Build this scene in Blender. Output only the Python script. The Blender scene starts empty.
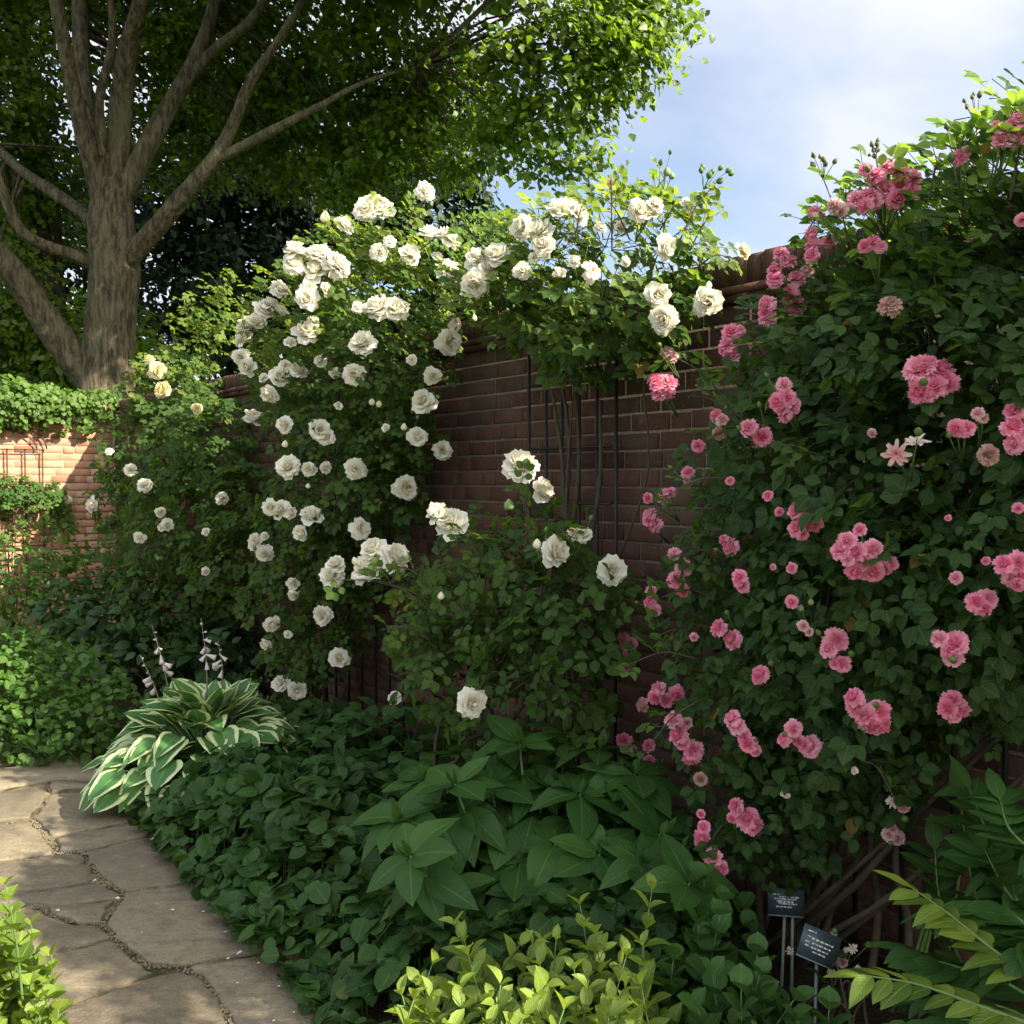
import bpy, math
import numpy as np
from mathutils import Vector, Matrix, Quaternion

rng = np.random.default_rng(11)
S = bpy.context.scene
COL = S.collection

# ------------------------------------------------------------------ camera
F = 985.0
EYE = 1.55
PITCH = math.atan((512 - 480) / F)
cam_d = bpy.data.cameras.new('camera')
cam = bpy.data.objects.new('camera', cam_d)
COL.objects.link(cam)
cam.location = (0, 0, EYE)
cam.rotation_euler = (math.pi / 2 - PITCH, 0, 0)
cam_d.sensor_width = 36
cam_d.lens = 36 * F / 1024
cam_d.clip_start = 0.05
cam_d.clip_end = 2000
S.camera = cam

# ------------------------------------------------------------------ layout frame
ND = np.array([0.8028, 0.5966, 0.0])       # from the camera towards the main wall
DD = np.array([-0.5966, 0.8028, 0.0])      # along the main wall, away to the left
UP = np.array([0.0, 0.0, 1.0])
DIST = 2.81
H = 2.37                                   # top of the walls
S_CORNER = 10.74

# ------------------------------------------------------------------ sky, sun, exposure
A_ALONG = 2.2
Ldir = Vector(tuple(-ND + A_ALONG * DD + np.array([0, 0, -1.73]))).normalized()
to_sun = -Ldir
SUNV = np.array(to_sun)
elev = math.asin(to_sun.z)
azim = math.atan2(to_sun.x, to_sun.y)      # clockwise from +Y
sun_d = bpy.data.lights.new('sun', 'SUN')
sun_d.energy = 5.0
sun_d.angle = math.radians(0.53)
sun_d.color = (1.0, 0.92, 0.74)
sun = bpy.data.objects.new('sun', sun_d)
COL.objects.link(sun)
sun.rotation_euler = Ldir.to_track_quat('-Z', 'Y').to_euler()
sun.location = (20, 0, 25)

world = bpy.data.worlds.new('World')
S.world = world
world.use_nodes = True
nt = world.node_tree
nt.nodes.clear()
wo = nt.nodes.new('ShaderNodeOutputWorld')
bg = nt.nodes.new('ShaderNodeBackground')
sky = nt.nodes.new('ShaderNodeTexSky')
sky.sky_type = 'NISHITA'
sky.sun_disc = False
sky.sun_elevation = elev
sky.sun_rotation = azim
sky.air_density = 1.0
sky.dust_density = 1.5
sky.ozone_density = 1.6
tc = nt.nodes.new('ShaderNodeTexCoord')
sep = nt.nodes.new('ShaderNodeSeparateXYZ')
nt.links.new(tc.outputs['Generated'], sep.inputs[0])
mx = nt.nodes.new('ShaderNodeMath'); mx.operation = 'ADD'; mx.inputs[1].default_value = 0.22
nt.links.new(sep.outputs[2], mx.inputs[0])
mxx = nt.nodes.new('ShaderNodeMath'); mxx.operation = 'MAXIMUM'; mxx.inputs[1].default_value = 0.05
nt.links.new(mx.outputs[0], mxx.inputs[0])
dv = nt.nodes.new('ShaderNodeVectorMath'); dv.operation = 'DIVIDE'
cmb = nt.nodes.new('ShaderNodeCombineXYZ')
for i in range(3):
    nt.links.new(mxx.outputs[0], cmb.inputs[i])
nt.links.new(tc.outputs['Generated'], dv.inputs[0])
nt.links.new(cmb.outputs[0], dv.inputs[1])
cn = nt.nodes.new('ShaderNodeTexNoise')
cn.inputs['Scale'].default_value = 1.25
cn.inputs['Detail'].default_value = 5
cn.inputs['Roughness'].default_value = 0.47
cn.inputs['Distortion'].default_value = 0.25
nt.links.new(dv.outputs[0], cn.inputs['Vector'])
cr = nt.nodes.new('ShaderNodeMapRange')
cr.interpolation_type = 'SMOOTHSTEP'
cr.inputs['From Min'].default_value = 0.38
cr.inputs['From Max'].default_value = 0.68
cr.inputs['To Min'].default_value = 0.22
cr.inputs['To Max'].default_value = 1.0
nt.links.new(cn.outputs['Fac'], cr.inputs['Value'])
mixc = nt.nodes.new('ShaderNodeMix'); mixc.data_type = 'RGBA'
nt.links.new(cr.outputs[0], mixc.inputs['Factor'])
nt.links.new(sky.outputs[0], mixc.inputs['A'])
mixc.inputs['B'].default_value = (4.15, 4.32, 4.85, 1)
dt = nt.nodes.new('ShaderNodeVectorMath'); dt.operation = 'DOT_PRODUCT'
dt.inputs[1].default_value = (0.10, -0.62, 0.78)
nt.links.new(tc.outputs['Generated'], dt.inputs[0])
back_fill = nt.nodes.new('ShaderNodeMapRange'); back_fill.interpolation_type = 'SMOOTHSTEP'
back_fill.inputs['From Min'].default_value = -0.25; back_fill.inputs['From Max'].default_value = 1.0
back_fill.inputs['To Min'].default_value = 1.0; back_fill.inputs['To Max'].default_value = 2.45  # added fill: sky brightened overhead and behind the camera
nt.links.new(dt.outputs['Value'], back_fill.inputs['Value'])
mulc = nt.nodes.new('ShaderNodeVectorMath'); mulc.operation = 'SCALE'
nt.links.new(mixc.outputs['Result'], mulc.inputs[0]); nt.links.new(back_fill.outputs[0], mulc.inputs['Scale'])
warm = nt.nodes.new('ShaderNodeMix'); warm.data_type = 'RGBA'; warm.blend_type = 'MULTIPLY'; warm.inputs['Factor'].default_value = 1
wr = nt.nodes.new('ShaderNodeMapRange'); wr.inputs['From Min'].default_value = 1.0; wr.inputs['From Max'].default_value = 2.0
nt.links.new(back_fill.outputs[0], wr.inputs['Value'])
wc = nt.nodes.new('ShaderNodeMix'); wc.data_type = 'RGBA'; wc.inputs['A'].default_value = (1, 1, 1, 1); wc.inputs['B'].default_value = (1.06, 1.0, .84, 1)  # warms the added fill
nt.links.new(wr.outputs[0], wc.inputs['Factor'])
nt.links.new(mulc.outputs[0], warm.inputs['A']); nt.links.new(wc.outputs['Result'], warm.inputs['B'])
nt.links.new(warm.outputs['Result'], bg.inputs['Color'])
bg.inputs['Strength'].default_value = 0.084
nt.links.new(bg.outputs[0], wo.inputs['Surface'])

S.view_settings.view_transform = 'Standard'
S.view_settings.look = 'None'
S.view_settings.exposure = 1.47
S.view_settings.gamma = 1
S.render.engine = 'CYCLES'
S.cycles.max_bounces = 7
S.cycles.diffuse_bounces = 4
S.cycles.transmission_bounces = 4
S.cycles.transparent_max_bounces = 4
S.cycles.caustics_reflective = False
S.cycles.caustics_refractive = False
S.cycles.use_denoising = True

# ------------------------------------------------------------------ projections (pixel of the photo -> point of the garden)
CP, SP = math.cos(PITCH), math.sin(PITCH)
def ray(px, py):
    dx = (px - 512) / F; dy = -(py - 512) / F
    return np.array([dx, CP + dy * SP, -SP + dy * CP])
CAM = np.array([0, 0, EYE])
def at_depth(px, py, Z):
    r = ray(px, py); return CAM + r * (Z / r[1])
def at_off(px, py, off):
    r = ray(px, py); return CAM + r * ((DIST - off) / (r @ ND))
def at_z(px, py, z=0.0):
    r = ray(px, py); return CAM + r * ((z - EYE) / r[2])
def W1(s, off, z):
    return ND * (DIST - off) + DD * s + UP * z
CORNER = ND * DIST + DD * S_CORNER
def W2(t, off, z):
    return CORNER - ND * t - DD * off + UP * z
def wall_coords(P):
    P = np.asarray(P)
    return P @ DD, DIST - P @ ND, P[..., 2]

# ------------------------------------------------------------------ mesh builder
def nrm(a):
    a = np.asarray(a, float)
    return a / np.maximum(np.linalg.norm(a, axis=-1, keepdims=True), 1e-9)
def rdir(n):
    return nrm(rng.normal(size=(n, 3)))

class Tm:
    """a small template mesh: verts, faces, local leaf coordinates"""
    def __init__(s, v, f, uv):
        s.v = np.array(v, float); s.f = f; s.uv = np.array(uv, float)
        s.loops = np.array([i for q in f for i in q]); s.tot = np.array([len(q) for q in f])

class MB:
    def __init__(s):
        s.V = []; s.L = []; s.T = []; s.R = []; s.U = []; s.n = 0
    def raw(s, V, faces, rnd=0.5, uv=None):
        V = np.asarray(V, float).reshape(-1, 3)
        s.V.append(V)
        s.L.append(np.array([i for q in faces for i in q], dtype=np.int64) + s.n)
        s.T.append(np.array([len(q) for q in faces], dtype=np.int64))
        s.R.append(np.full(len(V), rnd) if np.isscalar(rnd) else np.asarray(rnd, float))
        s.U.append(np.zeros((len(V), 3)) if uv is None else uv)
        s.n += len(V)
    def put(s, tm, P, Y, Z, size, width=1.0, rnd=None):
        P = np.atleast_2d(P); N = len(P)
        if N == 0: return
        Y = nrm(np.broadcast_to(Y, (N, 3))); Z = np.broadcast_to(Z, (N, 3))
        x = np.cross(Y, Z); bad = np.linalg.norm(x, axis=1) < 1e-4
        x[bad] = np.cross(Y[bad], [0.3, 0.9, 0.31]); x = nrm(x); z = np.cross(x, Y)
        size = np.broadcast_to(size, (N,)); width = np.broadcast_to(width, (N,))
        if rnd is None: rnd = rng.random(N)
        V = (P[:, None] + tm.v[None, :, 0, None] * (x * (size * width)[:, None])[:, None]
             + tm.v[None, :, 1, None] * (Y * size[:, None])[:, None]
             + tm.v[None, :, 2, None] * (z * size[:, None])[:, None])
        k = len(tm.v)
        s.V.append(V.reshape(-1, 3))
        s.L.append((tm.loops[None] + (np.arange(N) * k)[:, None]).ravel() + s.n)
        s.T.append(np.tile(tm.tot, N))
        s.R.append(np.repeat(rnd, k)); s.U.append(np.tile(tm.uv, (N, 1)))
        s.n += N * k
    def tube(s, pts, rad, sides=7, rnd=0.5, smooth_n=0, rough=0.0, cap=True):
        pts = np.asarray(pts, float); rad = np.broadcast_to(np.asarray(rad, float), (len(pts),))
        if smooth_n: pts, rad = catmull(pts, rad, smooth_n)
        t = nrm(np.gradient(pts, axis=0))
        ref = np.array([0.31, 0.9, 0.2]) if abs(t[0] @ np.array([0.31, 0.9, 0.2])) < 0.9 else np.array([1., 0, 0])
        u = nrm(np.cross(t[0], ref)); V = []
        ang = np.linspace(0, 2 * np.pi, sides, endpoint=False)
        for i in range(len(pts)):
            u = nrm(u - t[i] * (u @ t[i])); w = np.cross(t[i], u)
            r = rad[i] * (1 + rough * np.sin(ang * 3 + i * .37) + rough * .8 * np.sin(ang * 5 - i * .23) + rough * rng.normal(size=sides) * .35)
            V.append(pts[i] + (np.cos(ang) * r)[:, None] * u + (np.sin(ang) * r)[:, None] * w)
        V = np.concatenate(V); fs = []
        for i in range(len(pts) - 1):
            for j in range(sides):
                a = i * sides + j; b = i * sides + (j + 1) % sides
                fs.append((a, b, b + sides, a + sides))
        if cap:
            fs.append(tuple(range(sides))[::-1]); fs.append(tuple(range((len(pts) - 1) * sides, len(pts) * sides)))
        s.raw(V, fs, rnd)
    def box(s, c, ax, ay, az, hx, hy, hz, rnd=0.5):
        V = [c + ax * (i * hx) + ay * (j * hy) + az * (k * hz) for i in (-1, 1) for j in (-1, 1) for k in (-1, 1)]
        s.raw(V, [(0, 1, 3, 2), (4, 6, 7, 5), (0, 4, 5, 1), (2, 3, 7, 6), (0, 2, 6, 4), (1, 5, 7, 3)], rnd)
    def mesh(s, name, mats, origin=(0, 0, 0), smooth=False):
        V = np.concatenate(s.V) - np.asarray(origin); L = np.concatenate(s.L); T = np.concatenate(s.T)
        me = bpy.data.meshes.new(name)
        me.vertices.add(len(V)); me.vertices.foreach_set('co', V.astype(np.float32).ravel())
        me.loops.add(len(L)); me.loops.foreach_set('vertex_index', L.astype(np.int32))
        me.polygons.add(len(T))
        st = np.zeros(len(T), np.int32); st[1:] = np.cumsum(T)[:-1]
        me.polygons.foreach_set('loop_start', st); me.polygons.foreach_set('loop_total', T.astype(np.int32))
        me.update(calc_edges=True); me.validate()
        a = me.attributes.new('rnd', 'FLOAT', 'POINT'); a.data.foreach_set('value', np.concatenate(s.R).astype(np.float32))
        a = me.attributes.new('luv', 'FLOAT_VECTOR', 'POINT'); a.data.foreach_set('vector', np.concatenate(s.U).astype(np.float32).ravel())
        me.materials.append(mats)
        if smooth: me.polygons.foreach_set('use_smooth', np.ones(len(T), bool))
        me.update()
        return me

def catmull(P, r, n):
    P = np.vstack([2 * P[0] - P[1], P, 2 * P[-1] - P[-2]]); r = np.concatenate([[r[0]], r, [r[-1]]])
    out, ro = [], []
    for i in range(1, len(P) - 2):
        for k in range(n):
            t = k / n
            out.append(.5 * ((2 * P[i]) + (-P[i - 1] + P[i + 1]) * t + (2 * P[i - 1] - 5 * P[i] + 4 * P[i + 1] - P[i + 2]) * t * t
                             + (-P[i - 1] + 3 * P[i] - 3 * P[i + 1] + P[i + 2]) * t ** 3))
            ro.append(r[i] * (1 - t) + r[i + 1] * t)
    out.append(P[-2]); ro.append(r[-2])
    return np.array(out), np.array(ro)

WL = {}
def empty(name, loc, label, cat, group=None):
    o = bpy.data.objects.new(name, None); COL.objects.link(o)
    o.empty_display_size = 0.1
    o.location = tuple(loc); WL[o.name] = np.asarray(loc, float)
    o['label'] = label; o['category'] = cat
    if group: o['group'] = group
    return o
def obj(name, mb, mat, parent=None, smooth=False, origin=None):
    base = WL[parent.name] if parent is not None else np.zeros(3)
    org = np.asarray(origin, float) if origin is not None else base
    me = mb.mesh(name, mat, org, smooth)
    return obj_me(name, me, parent, org)
def obj_me(name, me, parent, loc, rot=None, scale=None):
    o = bpy.data.objects.new(name, me); COL.objects.link(o)
    base = WL[parent.name] if parent is not None else np.zeros(3)
    if parent is not None: o.parent = parent
    o.location = tuple(np.asarray(loc) - base)
    if rot is not None: o.rotation_mode = 'QUATERNION'; o.rotation_quaternion = rot
    if scale is not None: o.scale = (scale,) * 3 if np.isscalar(scale) else scale
    WL[o.name] = np.asarray(loc, float)
    return o
def tag(o, label, cat, group=None, kind=None):
    if kind: o['kind'] = kind
    if label: o['label'] = label
    if cat: o['category'] = cat
    if group: o['group'] = group
    return o

# ------------------------------------------------------------------ materials
class MT:
    def __init__(s, name):
        s.m = bpy.data.materials.new(name); s.m.use_nodes = True
        s.t = s.m.node_tree; s.t.nodes.clear()
        s.out = s.n('OutputMaterial')
    def n(s, ty, **k):
        q = s.t.nodes.new('ShaderNode' + ty)
        for a, b in k.items(): setattr(q, a, b)
        return q
    def l(s, a, b): s.t.links.new(a, b)
    def attr(s, nm, out='Fac'):
        q = s.n('Attribute'); q.attribute_name = nm; return q.outputs[out]
    def noise(s, scale, detail=4, rough=.55, vec=None, out='Fac', dist=0):
        q = s.n('TexNoise'); q.inputs['Scale'].default_value = scale; q.inputs['Detail'].default_value = detail
        q.inputs['Roughness'].default_value = rough; q.inputs['Distortion'].default_value = dist
        if vec is not None: s.l(vec, q.inputs['Vector'])
        return q.outputs[out]
    def coord(s, k='Object'): return s.n('TexCoord').outputs[k]
    def scale(s, vec, sc):
        q = s.n('Mapping'); q.inputs['Scale'].default_value = sc; s.l(vec, q.inputs['Vector']); return q.outputs[0]
    def ramp(s, fac, stops):
        q = s.n('ValToRGB'); e = q.color_ramp.elements
        while len(e) < len(stops): e.new(.5)
        for i, (p, c) in enumerate(stops):
            e[i].position = p; e[i].color = (*c, 1) if len(c) == 3 else c
        s.l(fac, q.inputs[0]); return q.outputs[0]
    def mix(s, fac, a, b, mode='MIX'):
        q = s.n('Mix'); q.data_type = 'RGBA'; q.blend_type = mode
        for v, k in ((fac, 'Factor'), (a, 'A'), (b, 'B')):
            if isinstance(v, (int, float)): q.inputs[k].default_value = v
            elif isinstance(v, tuple): q.inputs[k].default_value = (*v, 1)
            else: s.l(v, q.inputs[k])
        return q.outputs['Result']
    def math(s, op, a, b=None, c=None):
        q = s.n('Math'); q.operation = op
        for i, v in enumerate((a, b, c)):
            if v is None: continue
            if isinstance(v, (int, float)): q.inputs[i].default_value = v
            else: s.l(v, q.inputs[i])
        return q.outputs[0]
    def maprange(s, v, a, b, c, d):
        q = s.n('MapRange'); s.l(v, q.inputs[0])
        for i, x in enumerate((a, b, c, d)): q.inputs[i + 1].default_value = x
        return q.outputs[0]
    def bump(s, h, strength=.5, dist=.01):
        q = s.n('Bump'); q.inputs['Strength'].default_value = strength; q.inputs['Distance'].default_value = dist
        s.l(h, q.inputs['Height']); return q.outputs[0]
    def principled(s, col, rough=.6, nor=None, spec=.4, metal=0):
        p = s.n('BsdfPrincipled')
        if isinstance(col, tuple): p.inputs['Base Color'].default_value = (*col, 1)
        else: s.l(col, p.inputs['Base Color'])
        if isinstance(rough, (int, float)): p.inputs['Roughness'].default_value = rough
        else: s.l(rough, p.inputs['Roughness'])
        p.inputs['Specular IOR Level'].default_value = spec; p.inputs['Metallic'].default_value = metal
        if nor is not None: s.l(nor, p.inputs['Normal'])
        return p.outputs[0]
    def done(s, sh): s.l(sh, s.out.inputs['Surface']); return s.m

def leaf_mat(name, dark, light, trans=.32, rough=.42, spec=.35, veins=True, cream=None, tgain=1.5, old=None, sun_tint=None, vb=.3):
    m = MT(name)
    r = m.attr('rnd')
    luv = m.attr('luv', 'Vector')
    sx = m.n('SeparateXYZ'); m.l(luv, sx.inputs[0])
    u, v = sx.outputs[0], sx.outputs[1]
    col = m.mix(m.ramp(r, [(0, (0, 0, 0)), (1, (1, 1, 1))]), dark, light)
    if old: col = m.mix(m.math('MULTIPLY', m.maprange(r, .985, .99, 0, 1), m.maprange(r, 1.0, 1.01, 1, 0)), col, old)
    if sun_tint: col = m.mix(m.maprange(r, 1.1, 1.6, 0, 1), col, sun_tint)  # paler leaf colour stands in for sunlight on the rose tops
    nz = m.noise(22, 3, vec=m.coord())
    col = m.mix(m.maprange(nz, .35, .75, 0, .35), col, tuple(c * .6 for c in dark))
    au = m.math('ABSOLUTE', u)
    nor = None
    if cream:
        wob = m.math('ADD', au, m.math('MULTIPLY', m.math('SUBTRACT', m.noise(16, 3, vec=m.coord()), .5), .5))
        col = m.mix(m.maprange(m.math('MULTIPLY', m.maprange(wob, .66, .74, 0, 1), 1), 0, 1, 0, 1), col, cream)
    if veins:
        rib = m.maprange(au, .0, .07, 1, 0)
        col = m.mix(m.math('MULTIPLY', rib, .35), col, tuple(min(1, c * 2.2 + .03) for c in light))
        sv = m.math('SINE', m.math('MULTIPLY', m.math('SUBTRACT', v, m.math('MULTIPLY', au, .35 if not cream else -.1)), 52 if not cream else 4))
        if cream: sv = m.math('SINE', m.math('MULTIPLY', u, 30))
        nor = m.bump(m.math('ADD', m.math('MULTIPLY', sv, .5), m.math('MULTIPLY', rib, -1)), vb, .0025)
    p = m.principled(col, rough, nor, spec)
    tr = m.n('BsdfTranslucent')
    m.l(m.mix(1.0, col, (1.14 * tgain, 1.08 * tgain, .45 * tgain), 'MULTIPLY'), tr.inputs['Color'])
    ms = m.n('MixShader'); ms.inputs[0].default_value = trans
    m.l(p, ms.inputs[1]); m.l(tr.outputs[0], ms.inputs[2])
    return m.done(ms.outputs[0])

def petal_mat(name, inner, outer, trans=.42):
    m = MT(name)
    sx = m.n('SeparateXYZ'); m.l(m.attr('luv', 'Vector'), sx.inputs[0])
    col = m.mix(m.maprange(sx.outputs[2], .1, .9, 0, 1), inner, outer)          # z = how far out in the bloom the petal sits
    col = m.mix(m.maprange(sx.outputs[1], .0, 1., .35, 0), col, inner)           # petal bases warmer
    oi = m.n('ObjectInfo')
    col = m.mix(m.math('MULTIPLY', m.math('POWER', oi.outputs['Random'], 3.0), .5), col, tuple(.5 * c + .5 * q for c, q in zip(outer, (.82, .74, .66))))
    p = m.principled(col, .62, m.bump(m.noise(60, 2, vec=m.coord()), .25, .004), .2)
    tr = m.n('BsdfTranslucent'); m.l(m.mix(.38, col, (1, .93, .90)), tr.inputs['Color'])
    ms = m.n('MixShader'); ms.inputs[0].default_value = trans
    m.l(p, ms.inputs[1]); m.l(tr.outputs[0], ms.inputs[2])
    return m.done(ms.outputs[0])

def brick_mat(name, c1, c2, c3):
    m = MT(name)
    co = m.coord()
    r = m.attr('rnd')
    col = m.ramp(r, [(0, c1), (.45, c2), (.8, c3), (1, tuple(x * .5 for x in c1))])
    n1 = m.noise(9, 6, .65, co); n2 = m.noise(70, 4, .6, co)
    col = m.mix(m.maprange(n1, .4, .75, 0, .55), col, tuple(x * .45 for x in c1))
    col = m.mix(m.maprange(n2, .6, .8, 0, .35), col, (.42, .36, .29))
    gr = m.noise(1.7, 5, .6, co)
    col = m.mix(m.maprange(gr, .52, .72, 0, .38), col, (.085, .085, .06))
    bl = m.noise(2.6, 6, .7, m.scale(co, (1, 1, .55)))
    col = m.mix(m.maprange(bl, .60, .74, 0, .30), col, (.34, .30, .25))
    h = m.math('ADD', m.math('MULTIPLY', n1, .7), m.math('MULTIPLY', n2, .4))
    return m.done(m.principled(col, .9, m.bump(h, .7, .008), .2))

def mortar_mat(name, c):
    m = MT(name); co = m.coord()
    n1 = m.noise(5, 6, .7, co)
    col = m.mix(m.maprange(n1, .35, .7, 0, .8), c, tuple(x * .4 for x in c))
    return m.done(m.principled(col, .95, m.bump(m.noise(120, 3, .6, co), .8, .004), .1))

def simple_mat(name, c, rough=.6, nscale=30, var=.4, bumpd=.002, spec=.3, metal=0):
    m = MT(name); co = m.coord()
    n1 = m.noise(nscale, 5, .6, co)
    col = m.mix(m.maprange(n1, .3, .7, 0, var), c, tuple(x * .35 for x in c))
    return m.done(m.principled(col, rough, m.bump(n1, .5, bumpd), spec, metal))

def bark_mat(name, c):
    m = MT(name); co = m.coord()
    n1 = m.noise(3.2, 8, .7, m.scale(co, (1.6, 1.6, .35)), dist=.6)
    n2 = m.noise(13, 8, .72, m.scale(co, (1.3, 1.3, .28)), dist=.4)
    n3 = m.noise(1.3, 3, .5, co)
    col = m.mix(m.maprange(n2, .43, .58, 0, .92), c, tuple(x * .26 for x in c))
    col = m.mix(m.maprange(n3, .5, .68, 0, .45), col, (.17, .18, .10))
    col = m.mix(m.maprange(n1, .56, .66, 0, .5), col, tuple(min(1, x * 1.7) for x in c))
    h = m.math('ADD', n2, m.math('MULTIPLY', n1, 1.2))
    return m.done(m.principled(col, .92, m.bump(h, 1.0, .14), .15))

M = {}
M['rose'] = leaf_mat('rose_leaf', (.026, .058, .012), (.072, .132, .025), .46, .48, .22, tgain=2.4, old=(.16, .13, .03), sun_tint=(.16, .21, .04))
M['pinkrose'] = leaf_mat('pink_rose_leaf', (.022, .052, .015), (.058, .110, .027), .44, .48, .20, tgain=2.7, old=(.17, .12, .03), sun_tint=(.15, .24, .05))
M['lime'] = leaf_mat('lime_leaf', (.045, .105, .018), (.23, .31, .050), .42, .42, tgain=1.9)
M['ground'] = leaf_mat('ground_cover_leaf', (.020, .052, .012), (.050, .110, .024), .30, .5, .2, old=(.11,.12,.03))
M['big'] = leaf_mat('broad_leaf', (.030, .078, .016), (.058, .128, .028), .30, .5, .2, vb=.2)
M['hosta'] = leaf_mat('hosta_leaf', (.050, .14, .040), (.10, .22, .06), .30, .36, .4, cream=(.56, .62, .34))
M['bush'] = leaf_mat('bush_leaf', (.036, .090, .015), (.090, .175, .028), .40, .42, tgain=2.0)
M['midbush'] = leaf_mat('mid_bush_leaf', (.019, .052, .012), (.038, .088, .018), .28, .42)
M['ivy'] = leaf_mat('ivy_leaf', (.055, .115, .015), (.13, .22, .035), .40, .45, tgain=1.9)
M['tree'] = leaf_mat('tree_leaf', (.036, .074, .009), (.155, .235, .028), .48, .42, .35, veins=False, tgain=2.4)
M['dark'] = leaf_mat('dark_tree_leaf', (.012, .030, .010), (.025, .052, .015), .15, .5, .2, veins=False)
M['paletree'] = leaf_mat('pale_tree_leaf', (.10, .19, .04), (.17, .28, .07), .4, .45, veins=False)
M['stem'] = simple_mat('green_stem', (.10, .17, .05), .5, 40, .4)
M['bronze'] = simple_mat('bronze_stem', (.13, .13, .06), .6, 40, .4)
M['cane'] = simple_mat('cane_bark', (.075, .058, .036), .85, 25, .7, .004)
M['bud'] = simple_mat('green_bud', (.22, .30, .12), .55, 50, .3)
M['iron'] = simple_mat('black_iron', (.018, .017, .017), .55, 60, .5, .001, .4)
M['rust'] = simple_mat('rusty_iron', (.07, .04, .025), .7, 60, .5, .001, .3)
M['white'] = petal_mat('white_petal', (.88, .83, .62), (.89, .87, .78))
M['cream'] = petal_mat('cream_petal', (.82, .70, .30), (.86, .80, .52))
M['pink'] = petal_mat('pink_petal', (.90, .17, .34), (.95, .44, .60))
M['palepink'] = petal_mat('pale_pink_petal', (.76, .34, .38), (.84, .60, .58))
M['faded'] = petal_mat('faded_petal', (.50, .26, .22), (.62, .38, .33))
M['whitepink'] = petal_mat('blush_petal', (.80, .62, .50), (.86, .78, .70))
M['mauve'] = petal_mat('mauve_bell', (.66, .58, .62), (.78, .75, .76))
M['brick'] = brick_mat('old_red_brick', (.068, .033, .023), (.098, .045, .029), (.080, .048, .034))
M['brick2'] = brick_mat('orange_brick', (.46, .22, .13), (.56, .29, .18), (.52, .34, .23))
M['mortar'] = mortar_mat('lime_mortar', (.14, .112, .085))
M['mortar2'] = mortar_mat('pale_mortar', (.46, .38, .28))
M['bark'] = bark_mat('maple_bark', (.20, .16, .105))
M['bark2'] = bark_mat('dark_bark', (.08, .06, .045))
M['slate'] = simple_mat('slate_plaque', (.045, .070, .078), .4, 80, .3, .0005, .5)
M['letter'] = simple_mat('white_lettering', (.62, .66, .64), .6, 90, .2, .0002)
M['steel'] = simple_mat('grey_stake', (.20, .24, .22), .5, 90, .3, .0005, .5)

def soil_mat():
    m = MT('soil'); co = m.coord()
    n1 = m.noise(14, 8, .7, co); n2 = m.noise(60, 4, .6, co)
    col = m.mix(m.maprange(n1, .3, .7, 0, 1), (.055, .038, .024), (.018, .013, .009))
    col = m.mix(m.maprange(n2, .62, .72, 0, .6), col, (.12, .095, .06))
    return m.done(m.principled(col, .95, m.bump(m.math('ADD', n1, n2), 1, .03), .1))
def grass_mat():
    m = MT('grass_ground'); co = m.coord()
    n1 = m.noise(.6, 6, .6, co); n2 = m.noise(30, 5, .7, co)
    col = m.mix(n1, (.035, .075, .015), (.07, .12, .03))
    col = m.mix(m.maprange(n2, .4, .7, 0, .7), col, (.02, .04, .01))
    return m.done(m.principled(col, .95, m.bump(n2, 1, .05), .1))
def stone_mat():
    m = MT('york_stone'); co = m.coord(); r = m.attr('rnd')
    base = m.ramp(r, [(0, (.165, .133, .092)), (.35, (.25, .20, .135)), (.7, (.205, .165, .112)), (1, (.18, .155, .12))])
    n1 = m.noise(1.6, 7, .62, co, dist=.5); n2 = m.noise(11, 7, .7, m.scale(co, (1, 1.6, 1))); n3 = m.noise(95, 4, .6, co)
    col = m.mix(m.maprange(n1, .38, .64, 0, .7), base, (.12, .098, .072))
    col = m.mix(m.maprange(n2, .46, .66, 0, .75), col, (.115, .092, .066))
    col = m.mix(m.maprange(n2, .20, .42, .35, 0), col, (.50, .41, .28))
    vor = m.n('TexVoronoi'); vor.inputs['Scale'].default_value = 9; m.l(co, vor.inputs['Vector'])
    lic = m.maprange(m.math('ADD', vor.outputs['Distance'], m.math('MULTIPLY', n2, .5)), .26, .34, 1, 0)
    col = m.mix(m.math('MULTIPLY', lic, .35), col, (.40, .38, .30))
    col = m.mix(m.maprange(n3, .52, .68, 0, .55), col, (.07, .058, .045))
    n4 = m.noise(38, 6, .75, co)
    col = m.mix(m.maprange(n4, .55, .70, 0, .5), col, (.30, .26, .19))
    h = m.math('ADD', m.math('MULTIPLY', n2, 1.0), m.math('MULTIPLY', n3, .3))
    return m.done(m.principled(col, m.maprange(n1, .3, .7, .6, .85), m.bump(m.math('ADD', h, m.math('MULTIPLY', n4, .5)), .7, .014), .3))
def sand_mat():
    m = MT('joint_sand'); co = m.coord()
    n1 = m.noise(8, 5, .6, co); n2 = m.noise(160, 4, .7, co)
    col = m.mix(m.maprange(n1, .42, .6, 0, 1), (.34, .27, .16), (.07, .075, .03))
    col = m.mix(m.maprange(n2, .4, .65, 0, .8), col, (.05, .045, .03))
    return m.done(m.principled(col, .95, m.bump(n2, 1, .01), .1))
M['soil'] = soil_mat(); M['grass'] = grass_mat(); M['stone'] = stone_mat(); M['sand'] = sand_mat()
M['pebble'] = simple_mat('joint_gravel', (.22, .18, .12), .9, 200, .8)

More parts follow.
